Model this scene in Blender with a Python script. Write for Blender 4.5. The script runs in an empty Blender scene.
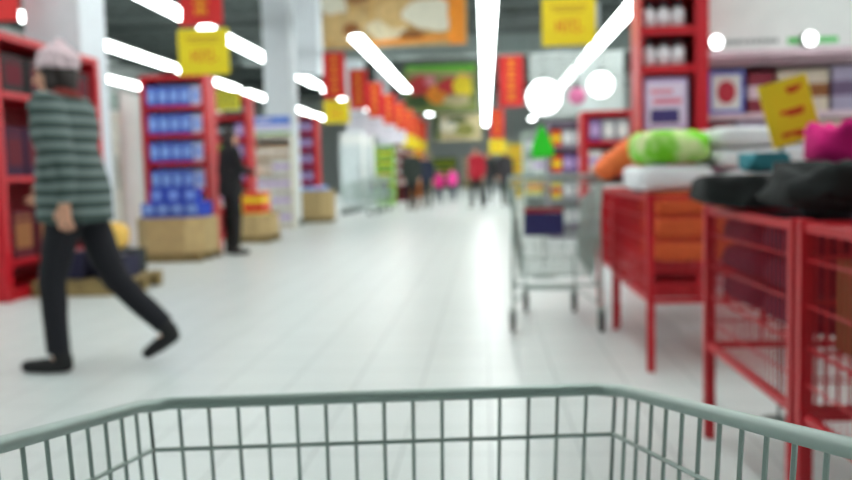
FSTOP = 6.0
EXPOSURE = -0.15
import bpy, bmesh, math, random
from mathutils import Vector, Matrix, noise
from math import sin, cos, pi, radians as R

SC = bpy.context.scene
COL = SC.collection
rnd = random.Random(7)

# ------------------------------------------------------------------ materials
def lin(c):
    c /= 255.0
    return c / 12.92 if c <= 0.04045 else ((c + 0.055) / 1.055) ** 2.4

MATS = {}
def M(name, rgb=None, rough=0.5, metal=0.0, var=0.08, scale=6.0, bump=0.0, emit=None, spec=0.5, trans=0.0):
    """procedural material: base colour varied by a noise texture, optional bump"""
    if name in MATS:
        return MATS[name]
    m = bpy.data.materials.new(name)
    m.use_nodes = True
    nt = m.node_tree
    b = nt.nodes['Principled BSDF']
    col = tuple(lin(c) for c in rgb)
    b.inputs['Roughness'].default_value = rough
    b.inputs['Metallic'].default_value = metal
    b.inputs['Specular IOR Level'].default_value = spec
    if trans:
        b.inputs['Transmission Weight'].default_value = trans
    tc = nt.nodes.new('ShaderNodeTexCoord')
    nz = nt.nodes.new('ShaderNodeTexNoise')
    nz.inputs['Scale'].default_value = scale
    nz.inputs['Detail'].default_value = 3
    nt.links.new(tc.outputs['Object'], nz.inputs['Vector'])
    rp = nt.nodes.new('ShaderNodeValToRGB')
    rp.color_ramp.elements[0].position = 0.3
    rp.color_ramp.elements[1].position = 0.7
    rp.color_ramp.elements[0].color = tuple(max(0, c * (1 - var)) for c in col) + (1,)
    rp.color_ramp.elements[1].color = tuple(min(1, c * (1 + var)) for c in col) + (1,)
    nt.links.new(nz.outputs['Fac'], rp.inputs['Fac'])
    nt.links.new(rp.outputs['Color'], b.inputs['Base Color'])
    if bump:
        bp = nt.nodes.new('ShaderNodeBump')
        bp.inputs['Strength'].default_value = bump
        bp.inputs['Distance'].default_value = 0.02
        nt.links.new(nz.outputs['Fac'], bp.inputs['Height'])
        nt.links.new(bp.outputs['Normal'], b.inputs['Normal'])
    if emit:
        b.inputs['Emission Color'].default_value = (emit[0], emit[1], emit[2], 1)
        b.inputs['Emission Strength'].default_value = emit[3]
    MATS[name] = m
    return m

def floor_mat():
    m = bpy.data.materials.new('white_floor_tiles')
    m.use_nodes = True
    nt = m.node_tree
    b = nt.nodes['Principled BSDF']
    b.inputs['Roughness'].default_value = 0.34
    b.inputs['Specular IOR Level'].default_value = 0.28
    tc = nt.nodes.new('ShaderNodeTexCoord')
    br = nt.nodes.new('ShaderNodeTexBrick')
    br.offset = 0.0
    br.inputs['Scale'].default_value = 1.0
    br.inputs['Brick Width'].default_value = 0.33
    br.inputs['Row Height'].default_value = 0.33
    br.inputs['Mortar Size'].default_value = 0.004
    br.inputs['Mortar Smooth'].default_value = 0.2
    br.inputs['Color1'].default_value = (0.655, 0.70, 0.685, 1)
    br.inputs['Color2'].default_value = (0.63, 0.675, 0.66, 1)
    br.inputs['Mortar'].default_value = (0.40, 0.44, 0.43, 1)
    nt.links.new(tc.outputs['Object'], br.inputs['Vector'])
    nt.links.new(br.outputs['Color'], b.inputs['Base Color'])
    return m

def stripe_mat(name, base, stripe, period, width=0.35):
    """knitted horizontal stripes on cloth, a wave along the height"""
    m = bpy.data.materials.new(name)
    m.use_nodes = True
    nt = m.node_tree
    b = nt.nodes['Principled BSDF']
    b.inputs['Roughness'].default_value = 0.85
    tc = nt.nodes.new('ShaderNodeTexCoord')
    wv = nt.nodes.new('ShaderNodeTexWave')
    wv.bands_direction = 'Z'
    wv.inputs['Scale'].default_value = 1.0 / period * 0.314
    wv.inputs['Distortion'].default_value = 0.8
    wv.inputs['Detail'].default_value = 2
    nt.links.new(tc.outputs['Object'], wv.inputs['Vector'])
    rp = nt.nodes.new('ShaderNodeValToRGB')
    rp.color_ramp.elements[0].position = 0.45
    rp.color_ramp.elements[1].position = 0.9
    rp.color_ramp.elements[0].color = tuple(lin(c) for c in base) + (1,)
    rp.color_ramp.elements[1].color = tuple(lin(c) for c in stripe) + (1,)
    nt.links.new(wv.outputs['Fac'], rp.inputs['Fac'])
    nt.links.new(rp.outputs['Color'], b.inputs['Base Color'])
    return m

RED = M('red_paint', (196, 18, 36), 0.42)
DRED = M('dark_red_panel', (150, 14, 32), 0.5)
WHITE = M('white_board', (232, 234, 232), 0.45, var=0.03)
CREAM = M('pale_plastic', (214, 210, 198), 0.5)
PALEPINK = M('pale_pink_rail', (222, 196, 206), 0.45)
CHROME = M('zinc_wire', (164, 180, 174), 0.4, 0.35)
GREYPL = M('grey_plastic', (92, 104, 100), 0.45)
RUBBER = M('dark_rubber', (38, 42, 42), 0.6)
NAVY = M('navy_plastic', (34, 32, 92), 0.5)
BLUE = M('blue_pack', (40, 74, 196), 0.45)
LBLUE = M('light_blue_print', (140, 176, 240), 0.45)
CARD = M('cardboard', (186, 160, 112), 0.8, scale=9)
CARDD = M('brown_cardboard', (128, 84, 42), 0.8, scale=9)
WOOD = M('pallet_wood', (150, 128, 84), 0.8, var=0.2, scale=14)
YELLOW = M('yellow_card', (246, 222, 26), 0.55, var=0.03)
REDINK = M('red_ink', (222, 74, 24), 0.6)
AMBER = M('amber_ink', (246, 158, 24), 0.6)
BANNER = M('banner_red', (216, 34, 34), 0.6, var=0.05)
BLACK = M('black_matt', (24, 24, 26), 0.7)
CEIL = M('dark_ceiling_deck', (46, 55, 53), 0.85)
BEAMM = M('grey_steel', (80, 89, 87), 0.6)
WALLM = M('pale_wall_paint', (206, 212, 210), 0.7, var=0.03)
COLM = M('column_paint', (212, 218, 224), 0.6, var=0.03)
LAMP = M('lamp_glow', (255, 255, 255), 0.5, emit=(0.94, 1.0, 0.98, 15.0))
SPOT = M('spot_glow', (255, 255, 255), 0.5, emit=(0.97, 1.0, 1.0, 9.0))
GLOBE = M('globe_glow', (255, 255, 255), 0.5, emit=(0.97, 1.0, 1.0, 5.0))
PINK = M('magenta_cloth', (226, 22, 128), 0.9, bump=0.3, scale=22)
LPINK = M('pink_cloth', (244, 92, 168), 0.9, bump=0.3, scale=22)
GREENC = M('lime_cloth', (138, 216, 52), 0.9, bump=0.3, scale=9, var=0.3)
for _n in GREENC.node_tree.nodes:
    if _n.type == 'VALTORGB':      # lime cloth printed with pale patches
        _n.color_ramp.elements[0].position = 0.45; _n.color_ramp.elements[1].position = 0.68
        _n.color_ramp.elements[0].color = (lin(120), lin(208), lin(30), 1); _n.color_ramp.elements[1].color = (lin(226), lin(232), lin(176), 1)
ORANGEC = M('orange_cloth', (240, 118, 62), 0.9, bump=0.3, scale=22)
WHITEC = M('white_cloth', (236, 236, 240), 0.9, var=0.03, bump=0.3, scale=22)
TEALC = M('teal_cloth', (66, 146, 158), 0.9, bump=0.3, scale=22)
BLACKC = M('black_cloth', (26, 30, 30), 0.9, bump=0.4, scale=22)
CHARC = M('charcoal_cloth', (44, 50, 50), 0.9, bump=0.4, scale=22)
PURPC = M('dark_purple_cloth', (58, 24, 56), 0.9, bump=0.4, scale=22)
NAVYC = M('dark_navy_cloth', (36, 34, 62), 0.9, bump=0.4, scale=22)
MAROON = M('maroon_cloth', (96, 16, 34), 0.9, bump=0.4, scale=22)
GREENS = M('green_card', (44, 226, 40), 0.5, var=0.02)
PURPLE = M('purple_print', (104, 66, 150), 0.5)
LILAC = M('lilac_print', (202, 176, 224), 0.5)
SILVER = M('silver_grey', (150, 156, 166), 0.4)
BROWN = M('brown_print', (140, 84, 40), 0.6)
PASTRY = M('pastry_print', (206, 172, 116), 0.7, var=0.2, scale=4)
CRUST = M('crust_print', (150, 92, 44), 0.7, var=0.25, scale=4)
CREAMP = M('cream_print', (226, 220, 200), 0.7, var=0.06, scale=4)
ORANGEP = M('orange_print', (232, 140, 40), 0.7, var=0.15, scale=2)
GREENP = M('green_print', (104, 176, 60), 0.7, var=0.15, scale=3)
REDP = M('red_print', (190, 46, 52), 0.7, var=0.2, scale=3)
YELP = M('yellow_print', (226, 200, 40), 0.7, var=0.15, scale=3)
DGREENP = M('dark_green_print', (58, 84, 40), 0.7, var=0.2, scale=3)
BEIGEP = M('beige_print', (196, 182, 140), 0.7, var=0.2, scale=3)
SKYP = M('sky_print', (96, 134, 220), 0.6, var=0.3, scale=3)
SKIN = M('skin', (226, 168, 140), 0.55, scale=12)
HAIRD = M('dark_hair', (38, 28, 26), 0.6, scale=30, var=0.3)
EYEW = M('eye', (40, 30, 28), 0.3)
LIPS = M('lips', (176, 86, 84), 0.5)

# ------------------------------------------------------------------ mesh builder
class MB:
    def __init__(s):
        s.v = []; s.f = []; s.m = []
    def add(s, vs, fs, mi=0):
        b = len(s.v)
        s.v += [tuple(v) for v in vs]
        s.f += [tuple(b + i for i in f) for f in fs]
        s.m += [mi] * len(fs)
        return s
    def box(s, x0, x1, y0, y1, z0, z1, mi=0, mat=None):
        vs = [Vector(p) for p in ((x0,y0,z0),(x1,y0,z0),(x1,y1,z0),(x0,y1,z0),(x0,y0,z1),(x1,y0,z1),(x1,y1,z1),(x0,y1,z1))]
        if mat: vs = [mat @ v for v in vs]
        return s.add(vs, [(0,3,2,1),(4,5,6,7),(0,1,5,4),(1,2,6,5),(2,3,7,6),(3,0,4,7)], mi)
    def tube(s, pts, r, n=8, mi=0, cap=True, radii=None):
        """round tube along a polyline"""
        pts = [Vector(p) for p in pts]
        rings = []
        prev = None
        for i, p in enumerate(pts):
            d = (pts[min(i+1, len(pts)-1)] - pts[max(i-1, 0)]).normalized()
            up = Vector((0,0,1)) if abs(d.z) < 0.9 else Vector((1,0,0))
            a = d.cross(up).normalized() if prev is None else (prev - d * prev.dot(d)).normalized()
            prev = a
            c = d.cross(a)
            rr = radii[i] if radii else r
            rings.append([p + (a*cos(2*pi*k/n) + c*sin(2*pi*k/n)) * rr for k in range(n)])
        vs = [v for ring in rings for v in ring]
        fs = []
        for i in range(len(pts)-1):
            for k in range(n):
                fs.append((i*n+k, i*n+(k+1)%n, (i+1)*n+(k+1)%n, (i+1)*n+k))
        if cap:
            fs.append(tuple(reversed(range(n))))
            fs.append(tuple((len(pts)-1)*n+k for k in range(n)))
        return s.add(vs, fs, mi)
    def lathe(s, prof, n=16, mi=0, centre=(0,0,0), mis=None, axis='z'):
        """prof: (radius, height) from bottom to top"""
        cx, cy, cz = centre
        vs = []
        for r, z in prof:
            for k in range(n):
                a = 2*pi*k/n
                if axis == 'z': vs.append((cx+r*cos(a), cy+r*sin(a), cz+z))
                elif axis == 'y': vs.append((cx+r*cos(a), cy+z, cz-r*sin(a)))
                else: vs.append((cx+z, cy+r*cos(a), cz+r*sin(a)))
        b = len(s.v)
        s.v += vs
        for i in range(len(prof)-1):
            for k in range(n):
                s.f.append((b+i*n+k, b+i*n+(k+1)%n, b+(i+1)*n+(k+1)%n, b+(i+1)*n+k))
                s.m.append(mis[i] if mis else mi)
        s.f.append(tuple(b+k for k in reversed(range(n)))); s.m.append(mis[0] if mis else mi)
        s.f.append(tuple(b+(len(prof)-1)*n+k for k in range(n))); s.m.append(mis[-1] if mis else mi)
        return s
    def ell(s, c, r, n=16, k=10, mi=0, mat=None):
        c = Vector(c)
        vs = [Vector((0,0,-r[2]))]
        for i in range(1, k):
            t = -pi/2 + pi*i/k
            for j in range(n):
                a = 2*pi*j/n
                vs.append(Vector((r[0]*cos(t)*cos(a), r[1]*cos(t)*sin(a), r[2]*sin(t))))
        vs.append(Vector((0,0,r[2])))
        if mat: vs = [mat @ v for v in vs]
        vs = [v + c for v in vs]
        fs = [(0, 1+(j+1)%n, 1+j) for j in range(n)]
        for i in range(k-2):
            for j in range(n):
                a = 1+i*n
                fs.append((a+j, a+(j+1)%n, a+n+(j+1)%n, a+n+j))
        a = 1+(k-2)*n
        fs += [(a+j, a+(j+1)%n, len(vs)-1) for j in range(n)]
        return s.add(vs, fs, mi)
    def cap(s, a, b, ra, rb, n=14, flat=False, mi=0):
        """tapered capsule from a to b"""
        a = Vector(a); b = Vector(b)
        d = (b-a).normalized()
        pts = []; rad = []
        if not flat:
            for t in (-80, -55, -28):
                pts.append(a + d*ra*sin(R(t))); rad.append(ra*cos(R(t)))
        pts.append(a); rad.append(ra); pts.append(b); rad.append(rb)
        if not flat:
            for t in (28, 55, 80):
                pts.append(b + d*rb*sin(R(t))); rad.append(rb*cos(R(t)))
        return s.tube(pts, 0, n, mi, True, rad)
    def build(s, name, mats, parent=None, smooth=False, bevel=0.0):
        me = bpy.data.meshes.new(name)
        me.from_pydata(s.v, [], s.f)
        if not isinstance(mats, (list, tuple)): mats = [mats]
        for m in mats: me.materials.append(m)
        me.polygons.foreach_set('material_index', s.m)
        bm = bmesh.new(); bm.from_mesh(me)
        bmesh.ops.recalc_face_normals(bm, faces=bm.faces)
        if bevel:
            bmesh.ops.bevel(bm, geom=[e for e in bm.edges if e.calc_face_angle(0) > 0.6], offset=bevel, segments=2, profile=0.5, affect='EDGES')
        if smooth:
            for f in bm.faces: f.smooth = True
        bm.to_mesh(me); bm.free()
        return link(name, me, parent)

def link(name, me, parent=None):
    o = bpy.data.objects.new(name, me)
    COL.objects.link(o)
    if parent: o.parent = parent
    return o

def tag(o, label, cat, group=None):
    o['label'] = label; o['category'] = cat
    if group: o['group'] = group
    return o

def thing(name, label, cat, loc=(0,0,0), rz=0.0, group=None):
    o = bpy.data.objects.new(name, None)
    COL.objects.link(o)
    o.location = loc; o.rotation_euler = (0,0,rz)
    o.empty_display_size = 0.1
    return tag(o, label, cat, group)

def struct(o):
    o['kind'] = 'structure'
    return o

def children(o):
    return KIDS.get(o.name) or list(o.children)
KIDS = {}

def dup(src, loc, rot, label, group=None):
    def cp(o, parent):
        c = o.copy(); COL.objects.link(c)
        if parent: c.parent = parent
        for k in list(o.children): cp(k, c)
        return c
    r = cp(src, None)
    r.location = loc
    r.rotation_euler = rot if isinstance(rot, (tuple, list)) else (0,0,rot)
    r['label'] = label
    if 'group' in r.keys(): del r['group']
    if group: r['group'] = group
    return r

def remeshed(mb, voxel, smooth_it=3, wrinkle=0.0, wscale=12.0, seed=0):
    """one continuous surface out of overlapping closed shapes"""
    me = bpy.data.meshes.new('tmp')
    me.from_pydata(mb.v, [], mb.f)
    bm = bmesh.new(); bm.from_mesh(me); bmesh.ops.recalc_face_normals(bm, faces=bm.faces); bm.to_mesh(me); bm.free()
    o = bpy.data.objects.new('tmp', me); COL.objects.link(o)
    md = o.modifiers.new('r', 'REMESH'); md.mode = 'VOXEL'; md.voxel_size = voxel
    sm = o.modifiers.new('s', 'SMOOTH'); sm.factor = 0.5; sm.iterations = smooth_it
    dg = bpy.context.evaluated_depsgraph_get()
    out = bpy.data.meshes.new_from_object(o.evaluated_get(dg))
    bpy.data.objects.remove(o); bpy.data.meshes.remove(me)
    if wrinkle:
        off = Vector((seed*3.1, seed*1.7, seed*0.9))
        ns = [v.normal.copy() for v in out.vertices]
        for v, n in zip(out.vertices, ns):
            p = v.co * wscale + off
            p.z *= 0.6
            v.co += n * (noise.noise(p) * wrinkle)
    for p in out.polygons: p.use_smooth = True
    return out

# ------------------------------------------------------------------ camera
cam_d = bpy.data.cameras.new('camera')
cam = bpy.data.objects.new('camera', cam_d)
COL.objects.link(cam)
YAW, PITCH, ROLL = R(4.175), R(4.575), R(1.5)
cam.matrix_world = Matrix.Translation((0,0,1.03)) @ Matrix.Rotation(YAW,4,'Z') @ Matrix.Rotation(pi/2-PITCH,4,'X') @ Matrix.Rotation(-ROLL,4,'Z')
cam_d.sensor_width = 36.0
cam_d.lens = 828.0*36.0/852.0
cam_d.clip_start = 0.02
cam_d.clip_end = 200
cam_d.dof.use_dof = True
cam_d.dof.focus_distance = 0.50
cam_d.dof.aperture_fstop = FSTOP
SC.camera = cam

# ------------------------------------------------------------------ room shell
X0, X1, Y0, Y1, ZC = -18.0, 9.0, -3.0, 62.0, 7.0
fm = floor_mat()
struct(MB().box(X0, X1, Y0, Y1, -0.1, 0).build('floor', fm))
struct(MB().box(X0, X1, Y0, Y1, ZC, ZC+0.1).build('ceiling', CEIL))
struct(MB().box(X0-0.1, X0, Y0, Y1, 0, ZC).build('wall_left', WALLM))
struct(MB().box(X1, X1+0.1, Y0, Y1, 0, ZC).build('wall_right', WALLM))
struct(MB().box(X0, X1, Y1, Y1+0.1, 0, ZC).build('wall_far', WALLM))
struct(MB().box(X0, X1, Y0-0.1, Y0, 0, ZC).build('wall_near', WALLM))
# roof girders crossing the hall
y = 6.0
while y < 60:
    b = MB()
    b.box(X0, X1, y-0.08, y+0.08, ZC-0.12, ZC-0.02)
    b.box(X0, X1, y-0.06, y+0.06, ZC-0.75, ZC-0.65)
    x = X0+0.3
    k = 0
    while x < X1-0.7:
        za, zb = (ZC-0.68, ZC-0.1) if k % 2 == 0 else (ZC-0.1, ZC-0.68)
        b.tube([(x, y, za), (x+0.7, y, zb)], 0.03, 4)
        x += 0.7; k += 1
    struct(b.build('ceiling_beam', BEAMM))
    y += 5.2
# an air duct under the roof
b = MB().box(-9.0, 8.0, 30.5, 31.3, 5.3, 6.0)
struct(b.build('ceiling_duct', M('duct_zinc', (120,130,128), 0.5, 0.3)))
# square white columns
def column(x, y, w):
    b = MB().box(x-w/2, x+w/2, y-w/2, y+w/2, 0.12, ZC)
    c = struct(b.build('column', COLM, bevel=0.02))
    struct(MB().box(x-w/2-0.02, x+w/2+0.02, y-w/2-0.02, y+w/2+0.02, 0, 0.12).build('column_base', BEAMM, parent=c))
column(-4.86, 9.55, 0.66)
column(-4.30, 17.6, 0.58)
struct(MB().box(-5.05, -4.33, 22.0, 22.7, 3.75, ZC-0.02).build('ceiling_duct', COLM, bevel=0.02))
column(-4.78, 31.0, 0.64)
column(-4.78, 40.0, 0.64)
column(3.9, 18.4, 0.64)
column(3.9, 31.0, 0.64)

# ------------------------------------------------------------------ ceiling strip lights
LZ = 4.23
def strip_proto(L):
    r = thing('ceiling_light', '', 'ceiling light')
    MB().box(-0.05, 0.05, 0, L, 0.085, 0.15).build('housing', WHITE, r)
    b = MB()
    prof = [(-0.165, 0.03), (-0.15, 0.0), (0.15, 0.0), (0.165, 0.03), (0.12, 0.084), (-0.12, 0.084)]
    n = len(prof)
    vs = [(px, yy, pz) for yy in (0.03, L-0.03) for px, pz in prof]
    fs = [(i, (i+1) % n, n+(i+1) % n, n+i) for i in range(n)] + [tuple(range(n)), tuple(n+i for i in reversed(range(n)))]
    b.add(vs, fs)
    b.build('diffuser', LAMP, r)
    for q in (0.5, L-0.5):
        MB().tube([(0, q, 0.15), (0, q, ZC-0.02-LZ)], 0.006, 5).build('suspension_rod', BEAMM, r)
    return r
ROWS = {
    'straight above the middle of the aisle': (0.12, [(y_, 4.7) for y_ in (1.0, 6.0, 10.9, 15.6, 20.3, 25.0, 29.7, 34.4, 39.1, 43.8, 48.5, 53.2)]),
    'right of the aisle above the red bins': (3.0, [(y_, 4.7) for y_ in (1.0, 6.0, 10.9, 15.6, 20.3, 25.0, 29.7, 34.4, 39.1, 43.8, 48.5)]),
    'left of the aisle above the red banners': (-2.95, [(1.0, 4.7), (7.0, 4.7), (19.6, 4.7), (24.3, 4.7), (29.0, 3.2), (43.0, 3.0)]),
    'over the shelving left of the aisle': (-5.9, [(2.0, 4.7), (7.0, 4.7), (12.0, 4.7), (17.6, 5.2), (24.0, 5.6), (31.0, 4.7), (38.0, 4.7)]),
    'in the second row over the left shelving': (-8.9, [(4.0, 4.7), (11.6, 4.7), (18.4, 5.2), (24.2, 5.6), (31.0, 5.2), (36.8, 5.2), (43.0, 4.7)]),
    'in the row farthest over the left shelving': (-11.8, [(10.0, 4.7), (17.0, 4.7), (24.0, 4.7), (30.0, 4.7), (36.0, 4.7)]),
    'above the white header board on the right': (6.2, [(2.0, 4.7), (8.0, 4.7), (14.0, 4.7), (21.0, 4.7), (28.0, 4.7)]),
}
protos = {}
for where, (x, lst) in ROWS.items():
    for (yy, L) in lst:
        lab = 'long white strip light ' + where
        grp = 'strip lights ' + where
        if L not in protos:
            p = strip_proto(L); protos[L] = p
            p.location = (x, yy, LZ); p['label'] = lab; p['group'] = grp
        else:
            dup(protos[L], (x, yy, LZ), 0, lab, grp)

# ------------------------------------------------------------------ shopping carts
CL = 0.86; HF, HR, ZF, ZR = 0.232, 0.296, 0.81, 0.961
BF, BR, BZF, BZR = 0.185, 0.235, 0.42, 0.36      # basket floor half widths and heights
def make_cart(label, loc, rz, flap=True, W=0.0023):
    """local frame: the front rim's centre above the origin, the cart reaching back along -y"""
    r = thing('shopping_cart', label, 'shopping cart', loc, rz)
    def rim_pt(sx, t):      # t 0 front .. 1 rear
        return Vector((sx*(HF+(HR-HF)*t), -CL*t, ZF+(ZR-ZF)*t))
    def bot_pt(sx, t):
        return Vector((sx*(BF+(BR-BF)*t), -0.10-(CL-0.12)*t, BZF+(BZR-BZF)*t))
    # rim: a closed thick wire with rounded corners
    c = 0.02
    pts = [rim_pt(-1, 1), rim_pt(-1, 0.5), rim_pt(-1, 0.03), rim_pt(-1, 0)+Vector((c*0.4, -0.006, 0)), rim_pt(-1, 0)+Vector((c, 0, 0)),
           rim_pt(1, 0)+Vector((-c, 0, 0)), rim_pt(1, 0)+Vector((-c*0.4, -0.006, 0)), rim_pt(1, 0.03), rim_pt(1, 0.5), rim_pt(1, 1), rim_pt(-1, 1)]
    MB().tube(pts, 0.0062, 8).build('rim', CHROME, r, smooth=True)
    # front panel
    b = MB()
    n = 16
    for i in range(n+1):
        s = -1+2*i/n
        b.tube([rim_pt(1, 0)*1 if False else Vector((s*HF, 0, ZF)), Vector((s*BF, -0.10, BZF))], W, 5)
    for q in (0.11, 0.35, 0.6, 0.85):
        a = rim_pt(-1, 0).lerp(bot_pt(-1, 0), q); d = rim_pt(1, 0).lerp(bot_pt(1, 0), q)
        b.tube([a, d], W*1.15, 5)
    b.build('front_panel', CHROME, r)
    # side panels
    for s in (-1, 1):
        b = MB()
        n = 26
        for i in range(n+1):
            t = i/n
            b.tube([rim_pt(s, t), bot_pt(s, t)], W, 5)
        for q in (0.11, 0.35, 0.6, 0.85, 1.0):
            b.tube([rim_pt(s, 0).lerp(bot_pt(s, 0), q), rim_pt(s, 1).lerp(bot_pt(s, 1), q)], W*1.15, 5)
        b.build('side_panel', CHROME, r)
    # basket floor
    b = MB()
    for i in range(13):
        s = -1+2*i/12
        b.tube([bot_pt(1, 0)*0+Vector((s*BF, -0.10, BZF)), Vector((s*BR, bot_pt(1,1).y, BZR))], W, 5)
    for i in range(8):
        t = i/7
        b.tube([bot_pt(-1, t), bot_pt(1, t)], W*1.3, 5)
    b.build('basket_floor', CHROME, r)
    # hinged rear gate of wires, with a child seat flap and its printed plate
    b = MB()
    for i in range(19):
        s = -1+2*i/18
        b.tube([Vector((s*HR*0.97, -CL+0.01, ZR-0.005)), Vector((s*BR, bot_pt(1,1).y, BZR+0.01))], W, 5)
    for q in (0.06, 0.3, 0.55, 0.8, 0.98):
        a = rim_pt(-1, 1).lerp(bot_pt(-1, 1), q); d = rim_pt(1, 1).lerp(bot_pt(1, 1), q)
        b.tube([a, d], W*1.3, 5)
    gate = b.build('rear_gate', CHROME, r)
    if flap:
        pm = MB().box(-0.20, 0.045, -CL-0.012, -CL-0.004, 0.625, 0.765, 0).box(-0.20, 0.045, -CL-0.0125, -CL-0.004, 0.767, 0.80, 1)
        pl = pm.build('child_seat_plate', [NAVY, DRED], r)
        pl['label'] = 'navy plate with a red strip along its top'
    # handle behind the rim
    hy = -CL-0.11; hz = 0.995
    b = MB()
    for s in (-1, 1):
        b.tube([rim_pt(s, 0.8), rim_pt(s, 1), Vector((s*0.285, hy+0.01, hz))], 0.009, 8)
    b.build('handle_bracket', CHROME, r, smooth=True)
    MB().tube([(-0.29, hy, hz), (0.29, hy, hz)], 0.015, 10).build('handle', M('pale_grip', (160, 172, 168), 0.45), r, smooth=True)
    # underframe of bent tubes
    b = MB()
    for s in (-1, 1):
        b.tube([(s*0.262, -CL+0.0, ZR-0.03), (s*0.278, -0.83, 0.36), (s*0.275, -0.80, 0.20), (s*0.265, -0.70, 0.175), (s*0.18, -0.06, 0.175)], 0.0105, 8)
        b.tube([(s*0.262, -0.80, 0.30), (s*0.20, -0.30, 0.385)], 0.008, 6)
        b.tube([(s*0.18, -0.10, 0.175), (s*0.17, -0.13, 0.41)], 0.008, 6)
    b.tube([(-0.18, -0.06, 0.175), (0.18, -0.06, 0.175)], 0.0105, 8)
    b.tube([(-0.272, -0.815, 0.30), (0.272, -0.815, 0.30)], 0.009, 8)
    b.build('underframe', CHROME, r, smooth=True)
    for s, x, yy in ((-1, 0.174, -0.04), (1, 0.174, -0.04), (-1, 0.279, -0.82), (1, 0.279, -0.82)):
        b = MB()
        b.tube([(s*x, yy, 0.18), (s*x, yy, 0.145)], 0.012, 8)
        b.box(s*x-0.0235, s*x+0.0235, yy-0.03, yy+0.018, 0.140, 0.152)
        for q in (-1, 1):
            b.box(s*x+q*0.021-0.0025, s*x+q*0.021+0.0025, yy-0.03, yy+0.012, 0.05, 0.1405)
        f = b.build('caster', CHROME, r)
        wm = MB().lathe([(0.022,-0.016),(0.060,-0.016),(0.068,-0.010),(0.068,0.010),(0.060,0.016),(0.022,0.016)], 18, 0, (s*x, yy-0.012, 0.068), axis='x')
        wm.build('wheel', RUBBER, f, smooth=False)
    return r
near_cart = make_cart('wire shopping cart whose front rim crosses the bottom of the view', (-0.105, 0.805, 0), 0.0985, True, 0.0019)
near_cart['category'] = 'shopping cart'
cart = make_cart('empty wire shopping cart standing alone in the aisle beside the red bins', (0.455, 6.09, 0), -0.02, True, 0.0027)
for (x, yy, a, lab) in ((-3.35, 21.6, R(80), 'nearest of the grey wire carts parked left of the aisle past the pallet boxes'),
                        (-3.3, 22.7, R(84), 'middle one of the grey wire carts parked left of the aisle past the pallet boxes'),
                        (-3.25, 23.8, R(78), 'last of the grey wire carts parked left of the aisle past the pallet boxes')):
    dup(cart, (x-0.4, yy, 0), a, lab)

# ------------------------------------------------------------------ red wire bins with textiles
TRAY = 0.55
def make_bin(label, x0, x1, y0, y1, ztop, ledge=False):
    r = thing('wire_bin', label, 'wire bin', ((x0+x1)/2, (y0+y1)/2, 0), 0, None)
    hx, hy = (x1-x0)/2, (y1-y0)/2
    t = 0.019
    for sx in (-1, 1):
        for sy in (-1, 1):
            cx, cy = sx*(hx-t), sy*(hy-t)
            MB().box(cx-t, cx+t, cy-t, cy+t, 0.0, ztop).build('leg', RED, r, bevel=0.004)
    # rails
    for z in (ztop-0.02, 0.36):
        for q in (-1, 1):
            MB().box(-hx+2*t, hx-2*t, q*(hy-t)-0.010, q*(hy-t)+0.010, z-0.012, z+0.012).build('rail', RED, r)
            MB().box(q*(hx-t)-0.010, q*(hx-t)+0.010, -hy+2*t, hy-2*t, z-0.012, z+0.012).build('rail', RED, r)
    # four wire panels
    for ax in ('x', 'y'):
        for s in (-1, 1):
            b = MB()
            L = hx-2*t if ax == 'x' else hy-2*t
            n = int(2*L/0.034)
            off = s*((hy if ax == 'x' else hx)-t)
            P = (lambda u, z: (u, off, z)) if ax == 'x' else (lambda u, z: (off, u, z))
            for i in range(n+1):
                u = -L+2*L*i/n
                b.tube([P(u, 0.36), P(u, ztop-0.03)], 0.0026, 4)
            for z in (0.45, 0.55, 0.66, 0.78):
                if z < ztop-0.05: b.tube([P(-L, z), P(L, z)], 0.0032, 4)
            b.build('wire_panel', RED, r)
    # tray of wires
    b = MB()
    n = int(2*hx/0.05)
    for i in range(n+1):
        u = -hx+0.03+(2*hx-0.06)*i/n
        b.tube([(u, -hy+0.03, TRAY-0.012), (u, hy-0.03, TRAY-0.012)], 0.003, 4)
    for i in range(5):
        v = -hy+0.04+(2*hy-0.08)*i/4
        b.tube([(-hx+0.03, v, TRAY-0.017), (hx-0.03, v, TRAY-0.017)], 0.004, 4)
    b.build('tray', RED, r)
    if ledge:
        lb = MB().box(-hx+0.045, hx-0.045, hy-0.20, hy-0.045, ztop-0.035, ztop-0.015).build('ledge', RED, r, bevel=0.004)
    return r
make_bin('red wire bin of dark clothes, second from the near end', 0.812, 1.92, 2.262, 3.17, 0.885)
make_bin('nearest red wire bin, holding a brown carton behind its mesh', 0.815, 1.95, 1.26, 2.245, 0.885, True)
make_bin('red wire bin holding orange blankets under white and lime cushions', 0.80, 2.02, 4.18, 5.36, 0.90)
make_bin('farthest red wire bin, small, behind the empty cart', 0.83, 1.80, 5.44, 6.30, 0.90)

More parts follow.
